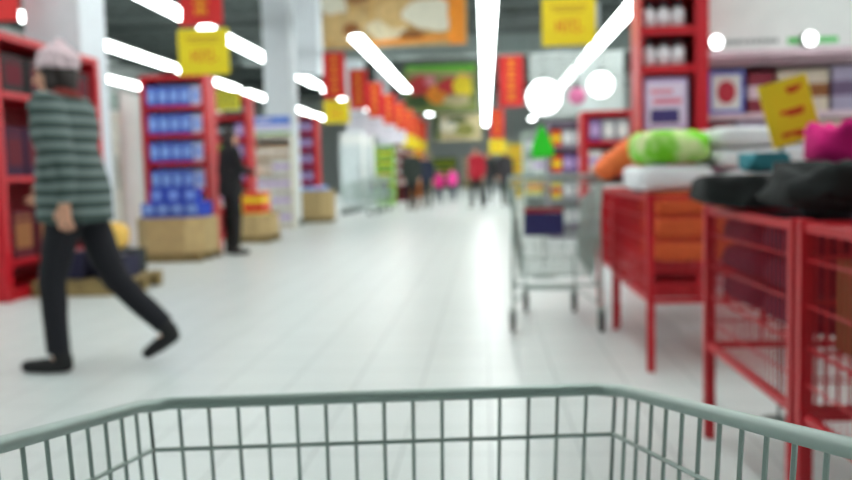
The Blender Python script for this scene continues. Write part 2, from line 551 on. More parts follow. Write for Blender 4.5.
def pad(name, label, cat, c, size, mat, seed=0, rot=(0,0,0), group=None, e=0.45, wr=0.012, folds=0, ws=5.0, nseg=44, ev=None):
    """a soft cloth body: rounded box with creases; c is the centre of its underside"""
    b = MB()
    sx, sy, sz = size[0]/2, size[1]/2, size[2]/2
    sg = lambda v, p: math.copysign(abs(v)**p, v)
    K = 20
    ez = ev or max(e, 0.6)
    vs = [Vector((0,0,-sz))]
    for i in range(1, K):
        t = -pi/2+pi*i/K
        for j in range(nseg):
            a = 2*pi*j/nseg
            vs.append(Vector((sx*sg(cos(t), e)*sg(cos(a), e), sy*sg(cos(t), e)*sg(sin(a), e), sz*sg(sin(t), ez))))
    vs.append(Vector((0,0,sz)))
    fs = [(0, 1+(j+1) % nseg, 1+j) for j in range(nseg)]
    for i in range(K-2):
        a = 1+i*nseg
        for j in range(nseg):
            fs.append((a+j, a+(j+1) % nseg, a+nseg+(j+1) % nseg, a+nseg+j))
    a = 1+(K-2)*nseg
    fs += [(a+j, a+(j+1) % nseg, len(vs)-1) for j in range(nseg)]
    out = []
    off = Vector((seed*7.3+1.1, seed*3.9, seed*5.7))
    for v in vs:
        u = v*ws+off
        d = noise.noise(u)*wr + noise.noise(u*2.3)*wr*0.5
        q = v.copy()
        k = max(0.0, min(1.0, (v.z+sz)/(0.5*sz)))      # the underside stays flat
        q.z = max(-sz, v.z*(1+d*3) + d*k)
        q.x += d*(v.x/sx); q.y += d*(v.y/sy)
        if folds:
            g = sin((v.z/sz)*pi*folds*0.5+0.4)
            q.x *= 1-0.035*max(0, g)*(abs(v.x)/sx)
            q.y *= 1-0.035*max(0, g)*(abs(v.y)/sy)
        q.x = max(-sx, min(sx, q.x)); q.y = max(-sy, min(sy, q.y)); q.z = min(sz, q.z)
        q.z += sz
        out.append(q)
    b.add(out, fs)
    o = b.build(name, mat, smooth=True)
    o.location = c; o.rotation_euler = rot
    return tag(o, label, cat, group)

G = 0.004
# --- bin of orange blankets (x .80-2.02, y 4.18-5.36)
z = TRAY
# orange blankets stand against the mesh, folded
for k in range(3):
    pad('blanket', ['bottom', 'middle', 'top'][k]+' folded orange blanket at the front of the bin behind the cart', 'blanket', (1.16, 4.48, z+k*0.118), (0.62, 0.46, 0.116), ORANGEC, k, e=0.2, wr=0.004, ev=0.3)
for k in range(3):
    pad('blanket', ['lowest', 'middle', 'upper'][k]+' folded white blanket beside the stacked orange blankets', 'blanket', (1.70, 4.52, z+k*0.118), (0.42, 0.52, 0.116), WHITEC, k+5, e=0.2, wr=0.004, ev=0.3)
for k in range(3):
    pad('blanket', ['bottom', 'middle', 'top'][k]+' folded maroon blanket deep in the bin of orange blankets', 'blanket', (1.20, 5.04, z+k*0.118), (0.66, 0.46, 0.115), MAROON, k+9, folds=2, e=0.3, wr=0.006)
zt = 0.911
pad('cushion', 'white cushion under the lime green one', 'cushion', (0.97, 4.53, zt), (0.40, 0.54, 0.13), WHITEC, 11, e=0.35, ev=0.4)
pad('cushion', 'lime green cushion on top of the soft pile', 'cushion', (0.98, 4.53, zt+0.13+G), (0.38, 0.54, 0.18), GREENC, 12, e=0.5, wr=0.025, ev=0.55)
pad('cushion', 'orange cushion slanting out left of the lime green one', 'cushion', (0.845, 4.935, 1.045), (0.36, 0.23, 0.14), ORANGEC, 13, e=0.7, rot=(0, R(-38), 0))
for k in range(3):
    pad('towel', ['bottom', 'middle', 'top'][k]+' folded white towel in the pile right of the lime cushion', 'towel', (1.44-0.01*k, 4.58, zt+k*0.106), (0.50, 0.60, 0.103), WHITEC, 21+k, rot=(0, 0, R(2*k-2)), e=0.3, wr=0.014, ev=0.4)
pad('towel', 'white towel at the right end of the white pile', 'towel', (1.86, 4.60, zt), (0.28, 0.56, 0.22), WHITEC, 25, e=0.4, wr=0.012, ev=0.4)
pad('cushion', 'pink cushion peeping out behind the white towels', 'cushion', (1.36, 5.12, zt), (0.52, 0.32, 0.335), LPINK, 26, e=0.6)

# --- bin of dark clothes (x .795-1.92, y 2.262-3.17)
cl = [(1.08, 2.92, 0.46, 0.40, NAVYC, 'navy'), (1.08, 2.49, 0.46, 0.40, PURPC, 'purple'), (1.60, 2.92, 0.46, 0.40, MAROON, 'maroon'), (1.60, 2.49, 0.46, 0.40, CHARC, 'charcoal')]
for i, (x, yy, w, d, m, cn) in enumerate(cl):
    for k in range(3):
        pad('folded_garment', ['bottom', 'middle', 'upper'][k]+' of the folded dark %s clothes in the second red bin' % cn, 'clothing', (x, yy, z+k*0.104), (w, d, 0.10), m, 30+i*3+k, folds=2, e=0.35, wr=0.008)
zt = 0.889
pad('garment', 'black garment draped over the corner of the second red bin', 'clothing', (0.985, 2.90, zt), (0.52, 0.45, 0.11), BLACKC, 50, e=0.6, wr=0.05, ws=8, ev=0.45)
pad('garment', 'black garment heaped at the front of the second red bin', 'clothing', (1.10, 2.47, zt), (0.55, 0.39, 0.15), BLACKC, 51, e=0.65, wr=0.05, ws=8, ev=0.5)
pad('garment', 'charcoal garment heaped right of the black ones', 'clothing', (1.61, 2.53, zt), (0.44, 0.48, 0.16), CHARC, 52, e=0.7, wr=0.05, ws=8, ev=0.5)
pad('garment', 'black garment under the magenta cloth', 'clothing', (1.51, 2.99, zt), (0.48, 0.26, 0.105), BLACKC, 54, e=0.6, wr=0.03, ws=7, ev=0.45)
pad('towel', 'teal towel tucked between the white pile and the black clothes', 'towel', (1.00, 3.03, zt+0.114), (0.16, 0.14, 0.07), TEALC, 53, e=0.6, ev=0.5, wr=0.03)
pad('blanket', 'magenta cloth bunched on top of the black clothes', 'blanket', (1.40, 2.97, zt+0.116), (0.56, 0.32, 0.17), PINK, 55, e=0.65, wr=0.05, ws=10, ev=0.55)
# --- nearest bin (x .845-1.95, y 1.30-2.30)
def carton(name, label, x, yy, zz, w, d, h, mat, rz=0, mat2=None):
    r = thing(name, label, 'box', (x, yy, zz), rz)
    MB().box(-w/2, w/2, -d/2, d/2, 0, h).build('body', mat, r, bevel=0.004)
    b = MB()
    b.box(-w/2+0.004, -0.002, -d/2+0.004, d/2-0.004, h+0.001, h+0.006)
    b.box(0.002, w/2-0.004, -d/2+0.004, d/2-0.004, h+0.001, h+0.006)
    b.build('flap', mat, r)
    MB().box(-0.024, 0.024, -d/2-0.001, d/2+0.001, h+0.0065, h+0.0085).build('tape', mat2 or CREAM, r)
    return r
carton('cardboard_box', 'brown carton showing through the mesh of the nearest red bin', 1.10, 1.90, TRAY, 0.42, 0.56, 0.23, CARDD)
carton('cardboard_box', 'brown carton deeper inside the nearest red bin', 1.60, 1.80, TRAY, 0.42, 0.50, 0.20, CARDD)
pad('garment', 'black garment laid over the cartons of the nearest red bin', 'clothing', (1.28, 1.74, TRAY+0.245), (0.60, 0.50, 0.13), BLACKC, 60, e=0.6, wr=0.04, ws=8, ev=0.5)
# --- farthest bin
for k in range(2):
    for j in range(2):
        pad('cushion', [['lower', 'upper'][k]+' crimson cushion at the %s of the farthest small red bin' % ['front', 'back'][j]][0], 'cushion', (1.07, 5.68+0.4*j, z+k*0.165), (0.36, 0.34, 0.16), M('crimson_cloth', (180,24,60), 0.9), 70+k*2+j, e=0.6)
pad('cushion', 'white cushion in the farthest small red bin', 'cushion', (1.50, 5.86, z), (0.40, 0.5, 0.22), WHITEC, 75, e=0.6)

sg = thing('price_card', 'tilted yellow price card standing up behind the black clothes', 'price sign', (1.30, 3.34, 0.0), 0)
Tm = Matrix.Translation((-0.115, 0, 1.235)) @ Matrix.Rotation(R(-15), 4, 'Y')
b = MB().box(-0.094, 0.094, -0.004, 0.004, -0.125, 0.125, 0, Tm)
for (u, v, w) in ((0.035, 0.085, 0.03), (0.03, 0.075, 0.02), (0.01, 0.0, 0.045), (0.02, -0.012, 0.03), (-0.01, -0.085, 0.04), (0.02, -0.095, 0.02)):
    b.box(u-w, u+w, -0.0055, -0.0035, v-0.008, v+0.008, 1, Tm)
b.build('card', [YELLOW, REDINK], sg)
MB().tube([(-0.14, 0.012, 0.012), (-0.14, 0.012, 1.2)], 0.007, 6).build('pole', GREYPL, sg)
MB().lathe([(0.07, 0), (0.07, 0.008), (0.012, 0.014)], 20, 0, (-0.14, 0.012, 0)).build('base', GREYPL, sg)

# ------------------------------------------------------------------ shelving and goods
def gondola(label, x0, x1, yf, depth, h, shelves, frame, inner=None, rz=0, th=0.035, up=0.045, rail=None, name='shelf_unit'):
    """local: width along x, front at y=0, back at y=depth; rz turns it about its front centre"""
    r = thing(name, label, 'shelf', ((x0+x1)/2, yf, 0), rz)
    w = (x1-x0)/2
    for s in (-1, 1):
        MB().box(s*w-(up if s > 0 else 0), s*w+(up if s < 0 else 0), 0, depth, 0, h).build('side_panel', frame, r, bevel=0.004)
    MB().box(-w+up, w-up, depth-0.02, depth, 0.1, h).build('back_panel', inner or frame, r)
    MB().box(-w+up, w-up, 0.02, depth-0.02, 0.0, 0.1).build('plinth', frame, r)
    MB().box(-w+up, w-up, 0, depth-0.02, h-0.06, h).build('top_panel', frame, r)
    for zz in shelves:
        s = MB().box(-w+up, w-up, 0.015, depth-0.02, zz-th, zz).build('shelf_board', frame, r)
        MB().box(-w+up, w-up, -0.003, 0.0149, zz-th-0.012, zz+0.004).build('price_rail', rail or frame, s)
    return r

def place(root, lx, ly, lz):
    a = root.rotation_euler.z
    return (root.location.x + cos(a)*lx - sin(a)*ly, root.location.y + sin(a)*lx + cos(a)*ly, root.location.z + lz)

GOODS = {}
def pack_mesh(w, d, h, body, label, style):
    b = MB()
    b.box(-w/2, w/2, 0, d, 0, h, 0)
    if style == 'panel':
        b.box(-w*0.38, w*0.38, -0.0015, 0.001, h*0.22, h*0.78, 1)
        b.box(-w*0.38, w*0.38, -0.0015, 0.001, h*0.86, h*0.92, 1)
    elif style == 'band':
        b.box(-w/2-0.0008, w/2+0.0008, -0.0012, d*0.99, h*0.35, h*0.68, 1)
    elif style == 'framed':
        b.box(-w*0.40, w*0.40, -0.0015, 0.001, h*0.10, h*0.90, 1)
        b.ell((0, -0.002, h*0.5), (w*0.27, 0.004, h*0.27), 14, 8, 2)
    return b
def pack(key, name, w, d, h, mats, style, loc, rz, label, group, cat='pack'):
    """first of its kind is built, the rest are copies"""
    if key in GOODS:
        return dup(GOODS[key], loc, rz, label, group)
    o = pack_mesh(w, d, h, mats[0], mats[-1], style).build(name, list(mats), bevel=0)
    o.location = loc; o.rotation_euler = (0,0,rz) if not isinstance(rz, (tuple, list)) else rz
    tag(o, label, cat, group)
    GOODS[key] = o
    return o
def bottle(key, name, r_, h, mats, loc, label, group, cat='bottle'):
    if key in GOODS:
        return dup(GOODS[key], loc, rnd.uniform(0, 6), label, group)
    o = MB().lathe([(r_*0.92, 0), (r_, 0.008), (r_, h*0.18), (r_*1.004, h*0.181), (r_*1.004, h*0.58), (r_, h*0.581), (r_, h*0.64), (r_*0.86, h*0.70), (r_*0.58, h*0.74), (r_*0.55, h*0.78)], 18, mis=[0,0,0,1,1,0,0,0,0]).build(name, [mats[0], mats[2]], smooth=True)
    MB().lathe([(r_*0.68, h*0.78), (r_*0.68, h*0.98), (r_*0.60, h)], 16).build('cap', mats[1], o, smooth=False)
    o.location = loc
    tag(o, label, cat, group)
    GOODS[key] = o
    return o

def row(root, w, zz, specs, where, depth=0.0):
    """specs: (key, name, word, w, d, h, mats, style, n); packs set side by side along the shelf's front edge"""
    tot = sum(s[3]*s[8] for s in specs); n = sum(s[8] for s in specs)
    gap = max(0.004, (w-tot)/(n+1))
    x = -w/2+gap
    for (key, name, word, pw, pd, ph, mats, style, cnt) in specs:
        for i in range(cnt):
            lab = '%s %s' % (word, where)
            pack(key, name, pw, pd, ph, mats, style, place(root, x+pw/2, 0.03+depth+rnd.uniform(0, 0.015), zz+0.002), root.rotation_euler.z, lab, '%ss %s' % (word, where))
            x += pw+gap

# red shelving along the left edge, facing the aisle
u = gondola('tall red shelf unit standing behind the walking woman', -0.98, 0.98, 0, 0.6, 2.36, (0.36, 1.10, 1.84), RED, DRED, R(90), rail=RED, up=0.09)
u.location = (-4.16, 7.86, 0)
row(u, 1.72, 0.36, [('maroon_carton', 'carton', 'maroon carton', 0.34, 0.3, 0.42, (MAROON, CRUST), 'panel', 4)], 'on the low shelf of the red unit behind the woman')
row(u, 1.72, 1.10, [('plum_carton', 'carton', 'dark plum carton', 0.30, 0.3, 0.44, (PURPC, MAROON), 'panel', 5)], 'on the middle shelf of the red unit behind the woman')
row(u, 1.72, 1.84, [('black_carton', 'carton', 'black carton', 0.36, 0.3, 0.34, (BLACK, MAROON), 'panel', 4)], 'on the top shelf of the red unit behind the woman')
# wooden pallet with sacks in front of it
p = thing('wooden_pallet', 'low wooden pallet on the floor behind the walking woman', 'pallet', (-3.69, 7.62, 0))
for i in range(6):
    x = -0.40+0.16*i
    MB().box(x-0.058, x+0.058, -0.40, 0.40, 0.122, 0.144).build('deck_board', WOOD, p)
for yy in (-0.34, 0, 0.34):
    MB().box(-0.458, 0.458, yy-0.05, yy+0.05, 0.022, 0.1215).build('bearer', WOOD, p)
    MB().box(-0.458, 0.458, yy-0.05, yy+0.05, 0, 0.0215).build('runner_board', WOOD, p)
carton('goods_box', 'dark navy box at the right front of the wooden pallet', -3.43, 7.46, 0.146, 0.28, 0.34, 0.20, NAVYC, 0, SILVER)
carton('goods_box', 'dark navy box at the left front of the wooden pallet', -3.86, 7.46, 0.146, 0.34, 0.34, 0.24, NAVYC, 0, SILVER)
carton('goods_box', 'charcoal box at the back of the wooden pallet', -3.69, 7.84, 0.146, 0.62, 0.30, 0.22, CHARC, 0, SILVER)
s = pad('sack', 'yellow sack of goods lying on the pallet behind the woman', 'sack', (-3.52, 7.45, 0.395), (0.38, 0.32, 0.26), M('yellow_sack', (236, 190, 92), 0.8), 90, e=0.7, wr=0.02)
# white upright fridge
f = thing('upright_fridge', 'white upright fridge left of the red rack of blue packs', 'fridge', (-5.42, 11.4, 0))
MB().box(-0.33, 0.33, 0.06, 0.65, 0.0, 2.3).build('cabinet', WHITE, f, bevel=0.01)
d = MB().box(-0.31, 0.31, 0.0, 0.055, 0.14, 2.0).build('door', CREAM, f, bevel=0.006)
MB().tube([(0.27, -0.03, 0.9), (0.27, -0.03, 1.4)], 0.012, 8).build('door_handle', GREYPL, d)
MB().box(-0.31, 0.31, 0.0, 0.055, 2.04, 2.28).build('header_strip', M('grey_green_strip', (150,166,158), 0.4), f)
MB().box(-0.31, 0.31, 0.02, 0.055, 0.02, 0.12).build('kick_grille', GREYPL, f)

# red rack of blue packs
g = gondola('tall red rack filled with rows of blue packs', -4.68, -3.77, 11.14, 0.45, 2.46, (0.12, 0.90, 1.28, 1.66, 2.04), RED, WHITE, up=0.06)
for zz, nm in ((0.90, 'lowest visible'), (1.28, 'second lowest'), (1.66, 'second highest'), (2.04, 'highest')):
    row(g, 0.79, zz, [('blue_pack', 'pack', 'blue pack', 0.14, 0.25, 0.27, (BLUE, LBLUE), 'panel', 4), ('white_blue_pack', 'pack', 'white and blue pack', 0.14, 0.25, 0.26, (M('pale_blue_pack', (206,212,240), 0.5), LBLUE), 'panel', 1)], 'on the %s shelf of the blue pack rack' % nm)

def octabin(label, cx, cy, r_, h, mat, ry=None):
    r = thing('pallet_box', label, 'pallet box', (cx, cy, 0))
    ry = ry or r_
    k = 0.55
    o = [(-1,-k),(-k,-1),(k,-1),(1,-k),(1,k),(k,1),(-k,1),(-1,k)]
    b = MB()
    n = 8
    t = 0.025
    vs = []
    for z_ in (0.11, h):
        vs += [(x*r_, y_*ry, z_) for x, y_ in o]
    for z_ in (h, h-0.16):
        vs += [(x*(r_-t), y_*(ry-t), z_) for x, y_ in o]
    fs = []
    for i in range(n):
        j = (i+1) % n
        fs += [(i, j, n+j, n+i), (n+i, n+j, 2*n+j, 2*n+i), (2*n+i, 2*n+j, 3*n+j, 3*n+i)]
    fs += [tuple(reversed(range(n))), tuple(range(3*n, 4*n))]
    b.add(vs, fs)
    # printed corner strips
    b.build('cardboard_wall', mat, r)
    pb = MB()
    for i in range(4):
        x = -0.8+1.6*i/3
        pb.box((x-0.1)*r_, (x+0.1)*r_, -ry*0.98, ry*0.98, 0.085, 0.105)
    pb.box(-r_*0.95, r_*0.95, -ry*0.9, -ry*0.7, 0, 0.085).box(-r_*0.95, r_*0.95, -0.1*ry, 0.1*ry, 0, 0.085).box(-r_*0.95, r_*0.95, ry*0.7, ry*0.9, 0, 0.085)
    pb.build('pallet_base', WOOD, r)
    return r
octabin('cardboard pallet box topped with blue packs below the red rack', -4.0, 10.53, 0.45, 0.56, CARD)
zb = 0.402
i = 0
for layer in range(2):
    for a in range(4):
        for c in range(2):
            lab = 'blue pack heaped in the cardboard pallet box'
            pack('blue_bag', 'pack', 0.18, 0.26, 0.17, (BLUE, LBLUE), 'panel', (-4.0-0.285+0.19*a, 10.53-0.27+0.28*c, zb+layer*0.173), 0, lab, 'blue packs heaped in the pallet box')
for a in range(3):
    dup(GOODS['blue_bag'], (-4.0-0.22+0.22*a, 10.40, zb+2*0.173), R(5*a-5), 'blue pack heaped in the cardboard pallet box', 'blue packs heaped in the pallet box')

# second rack behind the dark shopper
g = gondola('red rack of dark and coloured goods behind the shopper in black', -4.66, -4.0, 13.9, 0.45, 2.46, (0.12, 0.55, 0.98, 1.36, 1.72, 2.08), RED, DRED, up=0.05)
sp = {
 'blk': ('blk', 'pack', 'black pack', 0.15, 0.22, 0.24, (BLACK, SILVER), 'band', 3),
 'redp': ('redp', 'pack', 'red pack', 0.15, 0.22, 0.25, (DRED, WHITE), 'panel', 3),
 'pur': ('pur', 'pack', 'purple pack', 0.14, 0.22, 0.25, (PURPLE, LILAC), 'panel', 3),
 'wht': ('wht', 'pack', 'white pack', 0.15, 0.22, 0.25, (WHITE, LILAC), 'band', 3),
 'grn': ('grn', 'pack', 'green pack', 0.15, 0.22, 0.25, (M('green_pack', (110,170,50), 0.5), YELP), 'band', 3),
 'tan': ('tan', 'pack', 'tan pack', 0.15, 0.22, 0.22, (M('tan_pack', (206,176,140), 0.6), WHITE), 'band', 3),
 'org': ('org', 'pack', 'orange pack', 0.15, 0.22, 0.25, (M('orange_pack', (234,84,40), 0.5), YELLOW), 'band', 3),
 'yel': ('yel', 'pack', 'yellow pack', 0.15, 0.22, 0.25, (M('yellow_pack', (232,214,50), 0.5), REDINK), 'band', 3),
 'sil': ('sil', 'pack', 'silver pack', 0.15, 0.22, 0.25, (SILVER, WHITE), 'panel', 3),
}
def S(k, n=3): return sp[k][:8]+(n,)
for zz, nm, ks in ((2.08, 'top', [S('redp', 1), S('blk', 2)]), (1.72, 'second', [S('blk', 2), S('pur', 1)]), (1.36, 'third', [S('grn', 1), S('pur', 2)]), (0.98, 'fourth', [S('wht', 2), S('pur', 1)]), (0.55, 'fifth', [S('wht', 3)])):
    row(g, 0.55, zz, ks, 'on the %s shelf of the rack behind the black-clad shopper' % nm)
octabin('cardboard pallet box of orange and yellow packs', -3.80, 13.28, 0.38, 0.46, CARD, 0.42)
for a in range(3):
    for c in range(2):
        k = ('yel', 'org', 'org')[a]
        o = pack(k, 'pack', 0.15, 0.22, 0.25, sp[k][6], 'band', (-3.80-0.17+0.17*a, 13.05+0.24*c, 0.302), 0, sp[k][2]+' standing in the second cardboard pallet box', '%ss in the second pallet box' % sp[k][2])
        dup(GOODS[k], (-3.80-0.17+0.17*a, 13.05+0.24*c, 0.302+0.252), 0, sp[k][2]+' standing in the second cardboard pallet box', '%ss in the second pallet box' % sp[k][2])

# third rack with the landscape board
g = gondola('pale rack under a blue sky picture board', -4.56, -3.76, 16.0, 0.45, 1.86, (0.12, 0.45, 0.78, 1.11, 1.42), CREAM, WHITE, up=0.04)
for zz, nm, ks in ((1.42, 'top', [S('tan', 4)]), (1.11, 'second', [S('tan', 2), S('wht', 2)]), (0.78, 'third', [S('wht', 4)]), (0.45, 'fourth', [S('wht', 4)]), (0.12, 'bottom', [S('wht', 4)])):
    row(g, 0.72, zz, ks, 'on the %s shelf below the sky picture' % nm)
b = MB()
b.box(-0.40, 0.40, 0.0, 0.03, 0, 0.38, 0)
b.box(-0.39, 0.39, -0.003, 0.0, 0.20, 0.37, 1)
b.box(-0.39, 0.39, -0.003, 0.0, 0.06, 0.20, 2)
b.box(-0.39, 0.39, -0.003, 0.0, 0.01, 0.06, 3)
b.ell((-0.15, -0.003, 0.29), (0.16, 0.003, 0.03), 14, 6, 2)
o = b.build('sky_picture', [WHITE, SKYP, M('pale_cloud_print', (216,214,240), 0.6), GREENP])
o.location = (-4.16, 16.1, 1.862); tag(o, 'blue sky picture board on top of the pale rack', 'sign')

# fourth rack, purple goods
g = gondola('narrow red rack of purple goods past the second column', -4.52, -3.94, 19.4, 0.45, 2.46, (0.12, 0.52, 0.92, 1.32, 1.70, 2.08), RED, DRED, up=0.08)
for zz, nm in ((2.08, 'top'), (1.70, 'second'), (1.32, 'third'), (0.92, 'fourth'), (0.52, 'fifth')):
    row(g, 0.42, zz, [S('pur', 2)], 'on the %s shelf of the narrow red rack' % nm)
octabin('tan pallet box with pale blue bags in front of the narrow rack', -3.93, 18.72, 0.47, 0.72, CARD, 0.42)
for a in range(3):
    pad('bag', ['left', 'middle', 'right'][a]+' pale blue bag in the tan pallet box', 'bag', (-4.18+0.25*a, 18.66, 0.562), (0.24, 0.42, 0.26), M('pale_blue_bag', (140,166,224), 0.6), 100+a, e=0.7)

# white fridges, green and dark red displays further down the left side
def fridge(label, x, yy):
    f = thing('display_fridge', label, 'fridge', (x, yy, 0))
    MB().box(-0.34, 0.34, 0.06, 0.75, 0.0, 2.3).build('cabinet', WHITE, f)
    d = MB().box(-0.32, 0.32, 0.0, 0.055, 0.16, 1.95).build('door', M('frosted_door', (214,224,226), 0.2), f)
    MB().tube([(0.28, -0.03, 0.9), (0.28, -0.03, 1.4)], 0.014, 6).build('door_handle', GREYPL, d)
    MB().box(-0.32, 0.32, 0.0, 0.055, 1.99, 2.28).build('header_strip', WHITE, f)
fridge('white display fridge past the narrow red rack', -4.04, 25.0)
fridge('white display fridge further down the left side', -3.95, 26.4)
g = gondola('lime green display of packed goods far down the left side', -3.72, -3.10, 28.2, 0.5, 2.0, (0.2, 0.56, 0.92, 1.28, 1.62), M('lime_frame', (150,200,90), 0.5), WHITE)
for zz, nm in ((1.62, 'top'), (1.28, 'second'), (0.92, 'third'), (0.56, 'fourth')):
    row(g, 0.54, zz, [S('grn', 3)], 'on the %s shelf of the lime display' % nm)
g = gondola('dark red display far down the left side', -3.45, -2.90, 31.4, 0.5, 2.2, (0.2, 0.6, 1.0, 1.4, 1.8), M('deep_red', (112,14,28), 0.5), M('deep_red', (112,14,28)))
for zz, nm in ((1.8, 'top'), (1.4, 'second'), (1.0, 'third'), (0.6, 'fourth')):
    row(g, 0.46, zz, [S('redp', 2)], 'on the %s shelf of the dark red display' % nm)
gx = ((-3.5, -2.7, 36.5, 'org', 'amber display far down the left side', ORANGEP), (-3.6, -2.7, 42.0, 'tan', 'tan display far down the left side', BEIGEP), (0.9, 1.8, 33.0, 'yel', 'yellow display far down the right side', YELP), (1.0, 1.9, 40.0, 'grn', 'green display far down the right side', GREENP),
      (-1.5, 0.6, 56.0, 'tan', 'wide tan display closing the far end', BEIGEP), (-4.4, -1.9, 57.0, 'grn', 'dark green display at the far left corner', DGREENP))
for (a0, a1, yy, k, lab, m) in gx:
    g = gondola(lab, a0, a1, yy, 0.5, 2.1, (0.2, 0.6, 1.0, 1.4, 1.75), m, m)
    for zz, nm in ((1.75, 'top'), (1.4, 'second'), (1.0, 'third'), (0.6, 'fourth')):
        row(g, a1-a0-0.1, zz, [S(k, int((a1-a0)/0.19))], 'on the %s shelf of the %s' % (nm, lab))

# ------------------------------------------------------------------ right hand shelving
T = gondola('tall red shelf tower of white bottles behind the red bins', 1.22, 1.735, 6.62, 0.42, 2.74, (0.5, 0.95, 1.32, 1.55+0.27, 2.115, 2.40), RED, DRED, up=0.02, th=0.05)
for s in (1,):
    MB().box(0.155, 0.2575, -0.03, -0.0005, 0, 2.74).build('upright', RED, T, bevel=0.004)
for zz, nm in ((2.40, 'topmost'), (2.115, 'second'), (1.82, 'third')):
    for k in range(3):
        bottle('jar', 'bottle', 0.051, 0.20 if True else 0, (M('pale_jar', (214,212,216), 0.35), M('jar_cap', (70,50,58), 0.5), M('jar_label', (236,232,236), 0.5)), (1.22+0.082+0.113*k, 6.71, zz+0.002),
               ['left', 'middle', 'right'][k]+' white bottle on the %s shelf of the red tower' % nm, None)
r = thing('display_box', 'lilac framed box standing on the red tower above the lime cushion', 'box', (1.425, 6.66, 1.326))
MB().box(-0.165, 0.165, 0, 0.16, 0, 0.40).build('body', LILAC, r)
b = MB().box(-0.15, 0.15, -0.003, 0.0, 0.03, 0.37, 0).box(-0.12, 0.10, -0.005, -0.003, 0.05, 0.16, 1).box(-0.10, 0.12, -0.005, -0.003, 0.20, 0.24, 2).box(-0.12, 0.05, -0.005, -0.003, 0.28, 0.31, 2)
b.build('printed_front', [M('pale_lilac', (232,220,240), 0.4), M('indigo_print', (70,60,120), 0.4), M('rose_print', (226,120,150), 0.5)], r)
for zz, nm in ((0.95, 'fourth'), (0.5, 'lowest')):
    row(T, 0.5, zz, [S('pur', 3)], 'on the %s shelf of the red tower' % nm)

Hw = gondola('wide wall shelf with a white header board on the right', 1.80, 5.0, 7.05, 0.5, 1.905, (0.24, 0.645, 1.05, 1.455), M('pinkish_shelf', (206,180,190), 0.5), DRED, up=0.05, rail=PALEPINK)
b = MB().box(-1.6, 1.6, -0.10, 0.06, 1.907, 1.955)
b.build('canopy', PALEPINK, Hw)
hb = MB().box(-1.6, 1.6, 0.0, 0.05, 1.955, 2.70).build('header_board', WHITE, Hw)
b = MB()
x = -1.46
for k in range(9):
    wd = 0.02+0.035*rnd.random()
    b.box(x, x+wd, -0.003, 0.0, 2.02, 2.055, 0); x += wd+0.012
b.box(-0.92, -0.52, -0.003, 0.0, 2.01, 2.055, 1)
b.build('header_lettering', [M('grey_ink', (140,150,148), 0.6), M('green_ink', (70,200,90), 0.6)], hb)
for x, nm in ((-1.53, 'left'), (-0.80, 'right')):  # glowing ball in a cup, bracketed before the header board
    s = thing('bright_spot', 'small bright glowing spot at the %s of the white header board' % nm, 'lamp', (3.4+x, 7.045-0.10, 2.02))
    MB().lathe([(0.03, 0), (0.05, 0.035), (0.06, 0.06)], 14, 0, (0, -0.06, 0), axis='y').build('backing_cup', GREYPL, s)
    MB().ell((0, -0.062, 0), (0.048, 0.02, 0.052), 14, 8).build('glowing_ball', SPOT, s)
    MB().tube([(0, 0.005, 0), (0, 0.10, 0)], 0.01, 6).build('bracket', GREYPL, s)
big = {
 'bluef': ('bluef', 'box', 'blue framed box with a red centre', 0.29, 0.25, 0.36, (M('blue_frame_print', (96,110,200), 0.5), WHITE, M('red_centre', (190,40,60), 0.5)), 'framed', 1),
 'dkred': ('dkred', 'box', 'dark red box', 0.20, 0.25, 0.33, (M('wine_box', (140,40,60), 0.5), PALEPINK), 'band', 1),
 'beige': ('beige', 'box', 'beige box', 0.40, 0.25, 0.34, (M('beige_box', (214,200,180), 0.6), BROWN), 'band', 1),
 'greyp': ('greyp', 'box', 'grey and purple box', 0.30, 0.25, 0.36, (M('greypurple_box', (170,160,186), 0.5), M('dull_purple', (110,90,120), 0.5)), 'band', 1),
}
B = lambda k, n=1: big[k][:8]+(n,)
def row2(zz, ks, where):
    x = -1.6+0.06
    cnt = {}
    for k in ks:
        key, name, word, w, d, h, mats, style, _ = big[k]
        pack(key, name, w, d, h, mats, style, place(Hw, x+w/2, 0.03, zz+0.002), 0, word+' '+where, word+'es '+where, 'box')
        x += w+0.035
row2(1.455, ['bluef', 'dkred', 'beige', 'greyp', 'bluef', 'greyp', 'beige', 'dkred', 'greyp'], 'on the upper shelf under the white header')
row2(1.05, ['dkred', 'greyp', 'dkred', 'beige', 'dkred', 'greyp', 'dkred', 'bluef', 'dkred'], 'on the second shelf under the white header')
row2(0.645, ['dkred', 'greyp', 'dkred', 'beige', 'dkred', 'greyp', 'dkred', 'bluef', 'dkred'], 'on the third shelf under the white header')

# displays beyond the empty cart on the right
g = gondola('red rack of lilac goods behind the orange cushion', 1.16, 1.80, 10.0, 0.45, 1.72, (0.2, 0.6, 1.0, 1.36), RED, M('grey_red_back', (150,110,120), 0.6), up=0.07)
for zz, nm, ks in ((1.36, 'top', [S('pur', 1), S('sil', 2)]), (1.0, 'second', [S('wht', 1), S('redp', 2)]), (0.6, 'third', [S('wht', 3)]), (0.2, 'bottom', [S('pur', 3)])):
    row(g, 0.5, zz, ks, 'on the %s shelf of the short red rack' % nm)
g = gondola('grey rack of mixed goods behind the empty cart', 0.95, 1.55, 12.6, 0.45, 1.75, (0.2, 0.6, 1.0, 1.38), M('dull_mauve', (120,104,124), 0.5), M('dull_mauve', (120,104,124), 0.5), up=0.03)
for zz, nm, ks in ((1.38, 'top', [S('org', 1), S('sil', 2)]), (1.0, 'second', [S('org', 1), S('pur', 2)]), (0.6, 'third', [S('yel', 1), S('sil', 2)]), (0.2, 'bottom', [S('sil', 3)])):
    row(g, 0.54, zz, ks, 'on the %s shelf of the grey rack' % nm)
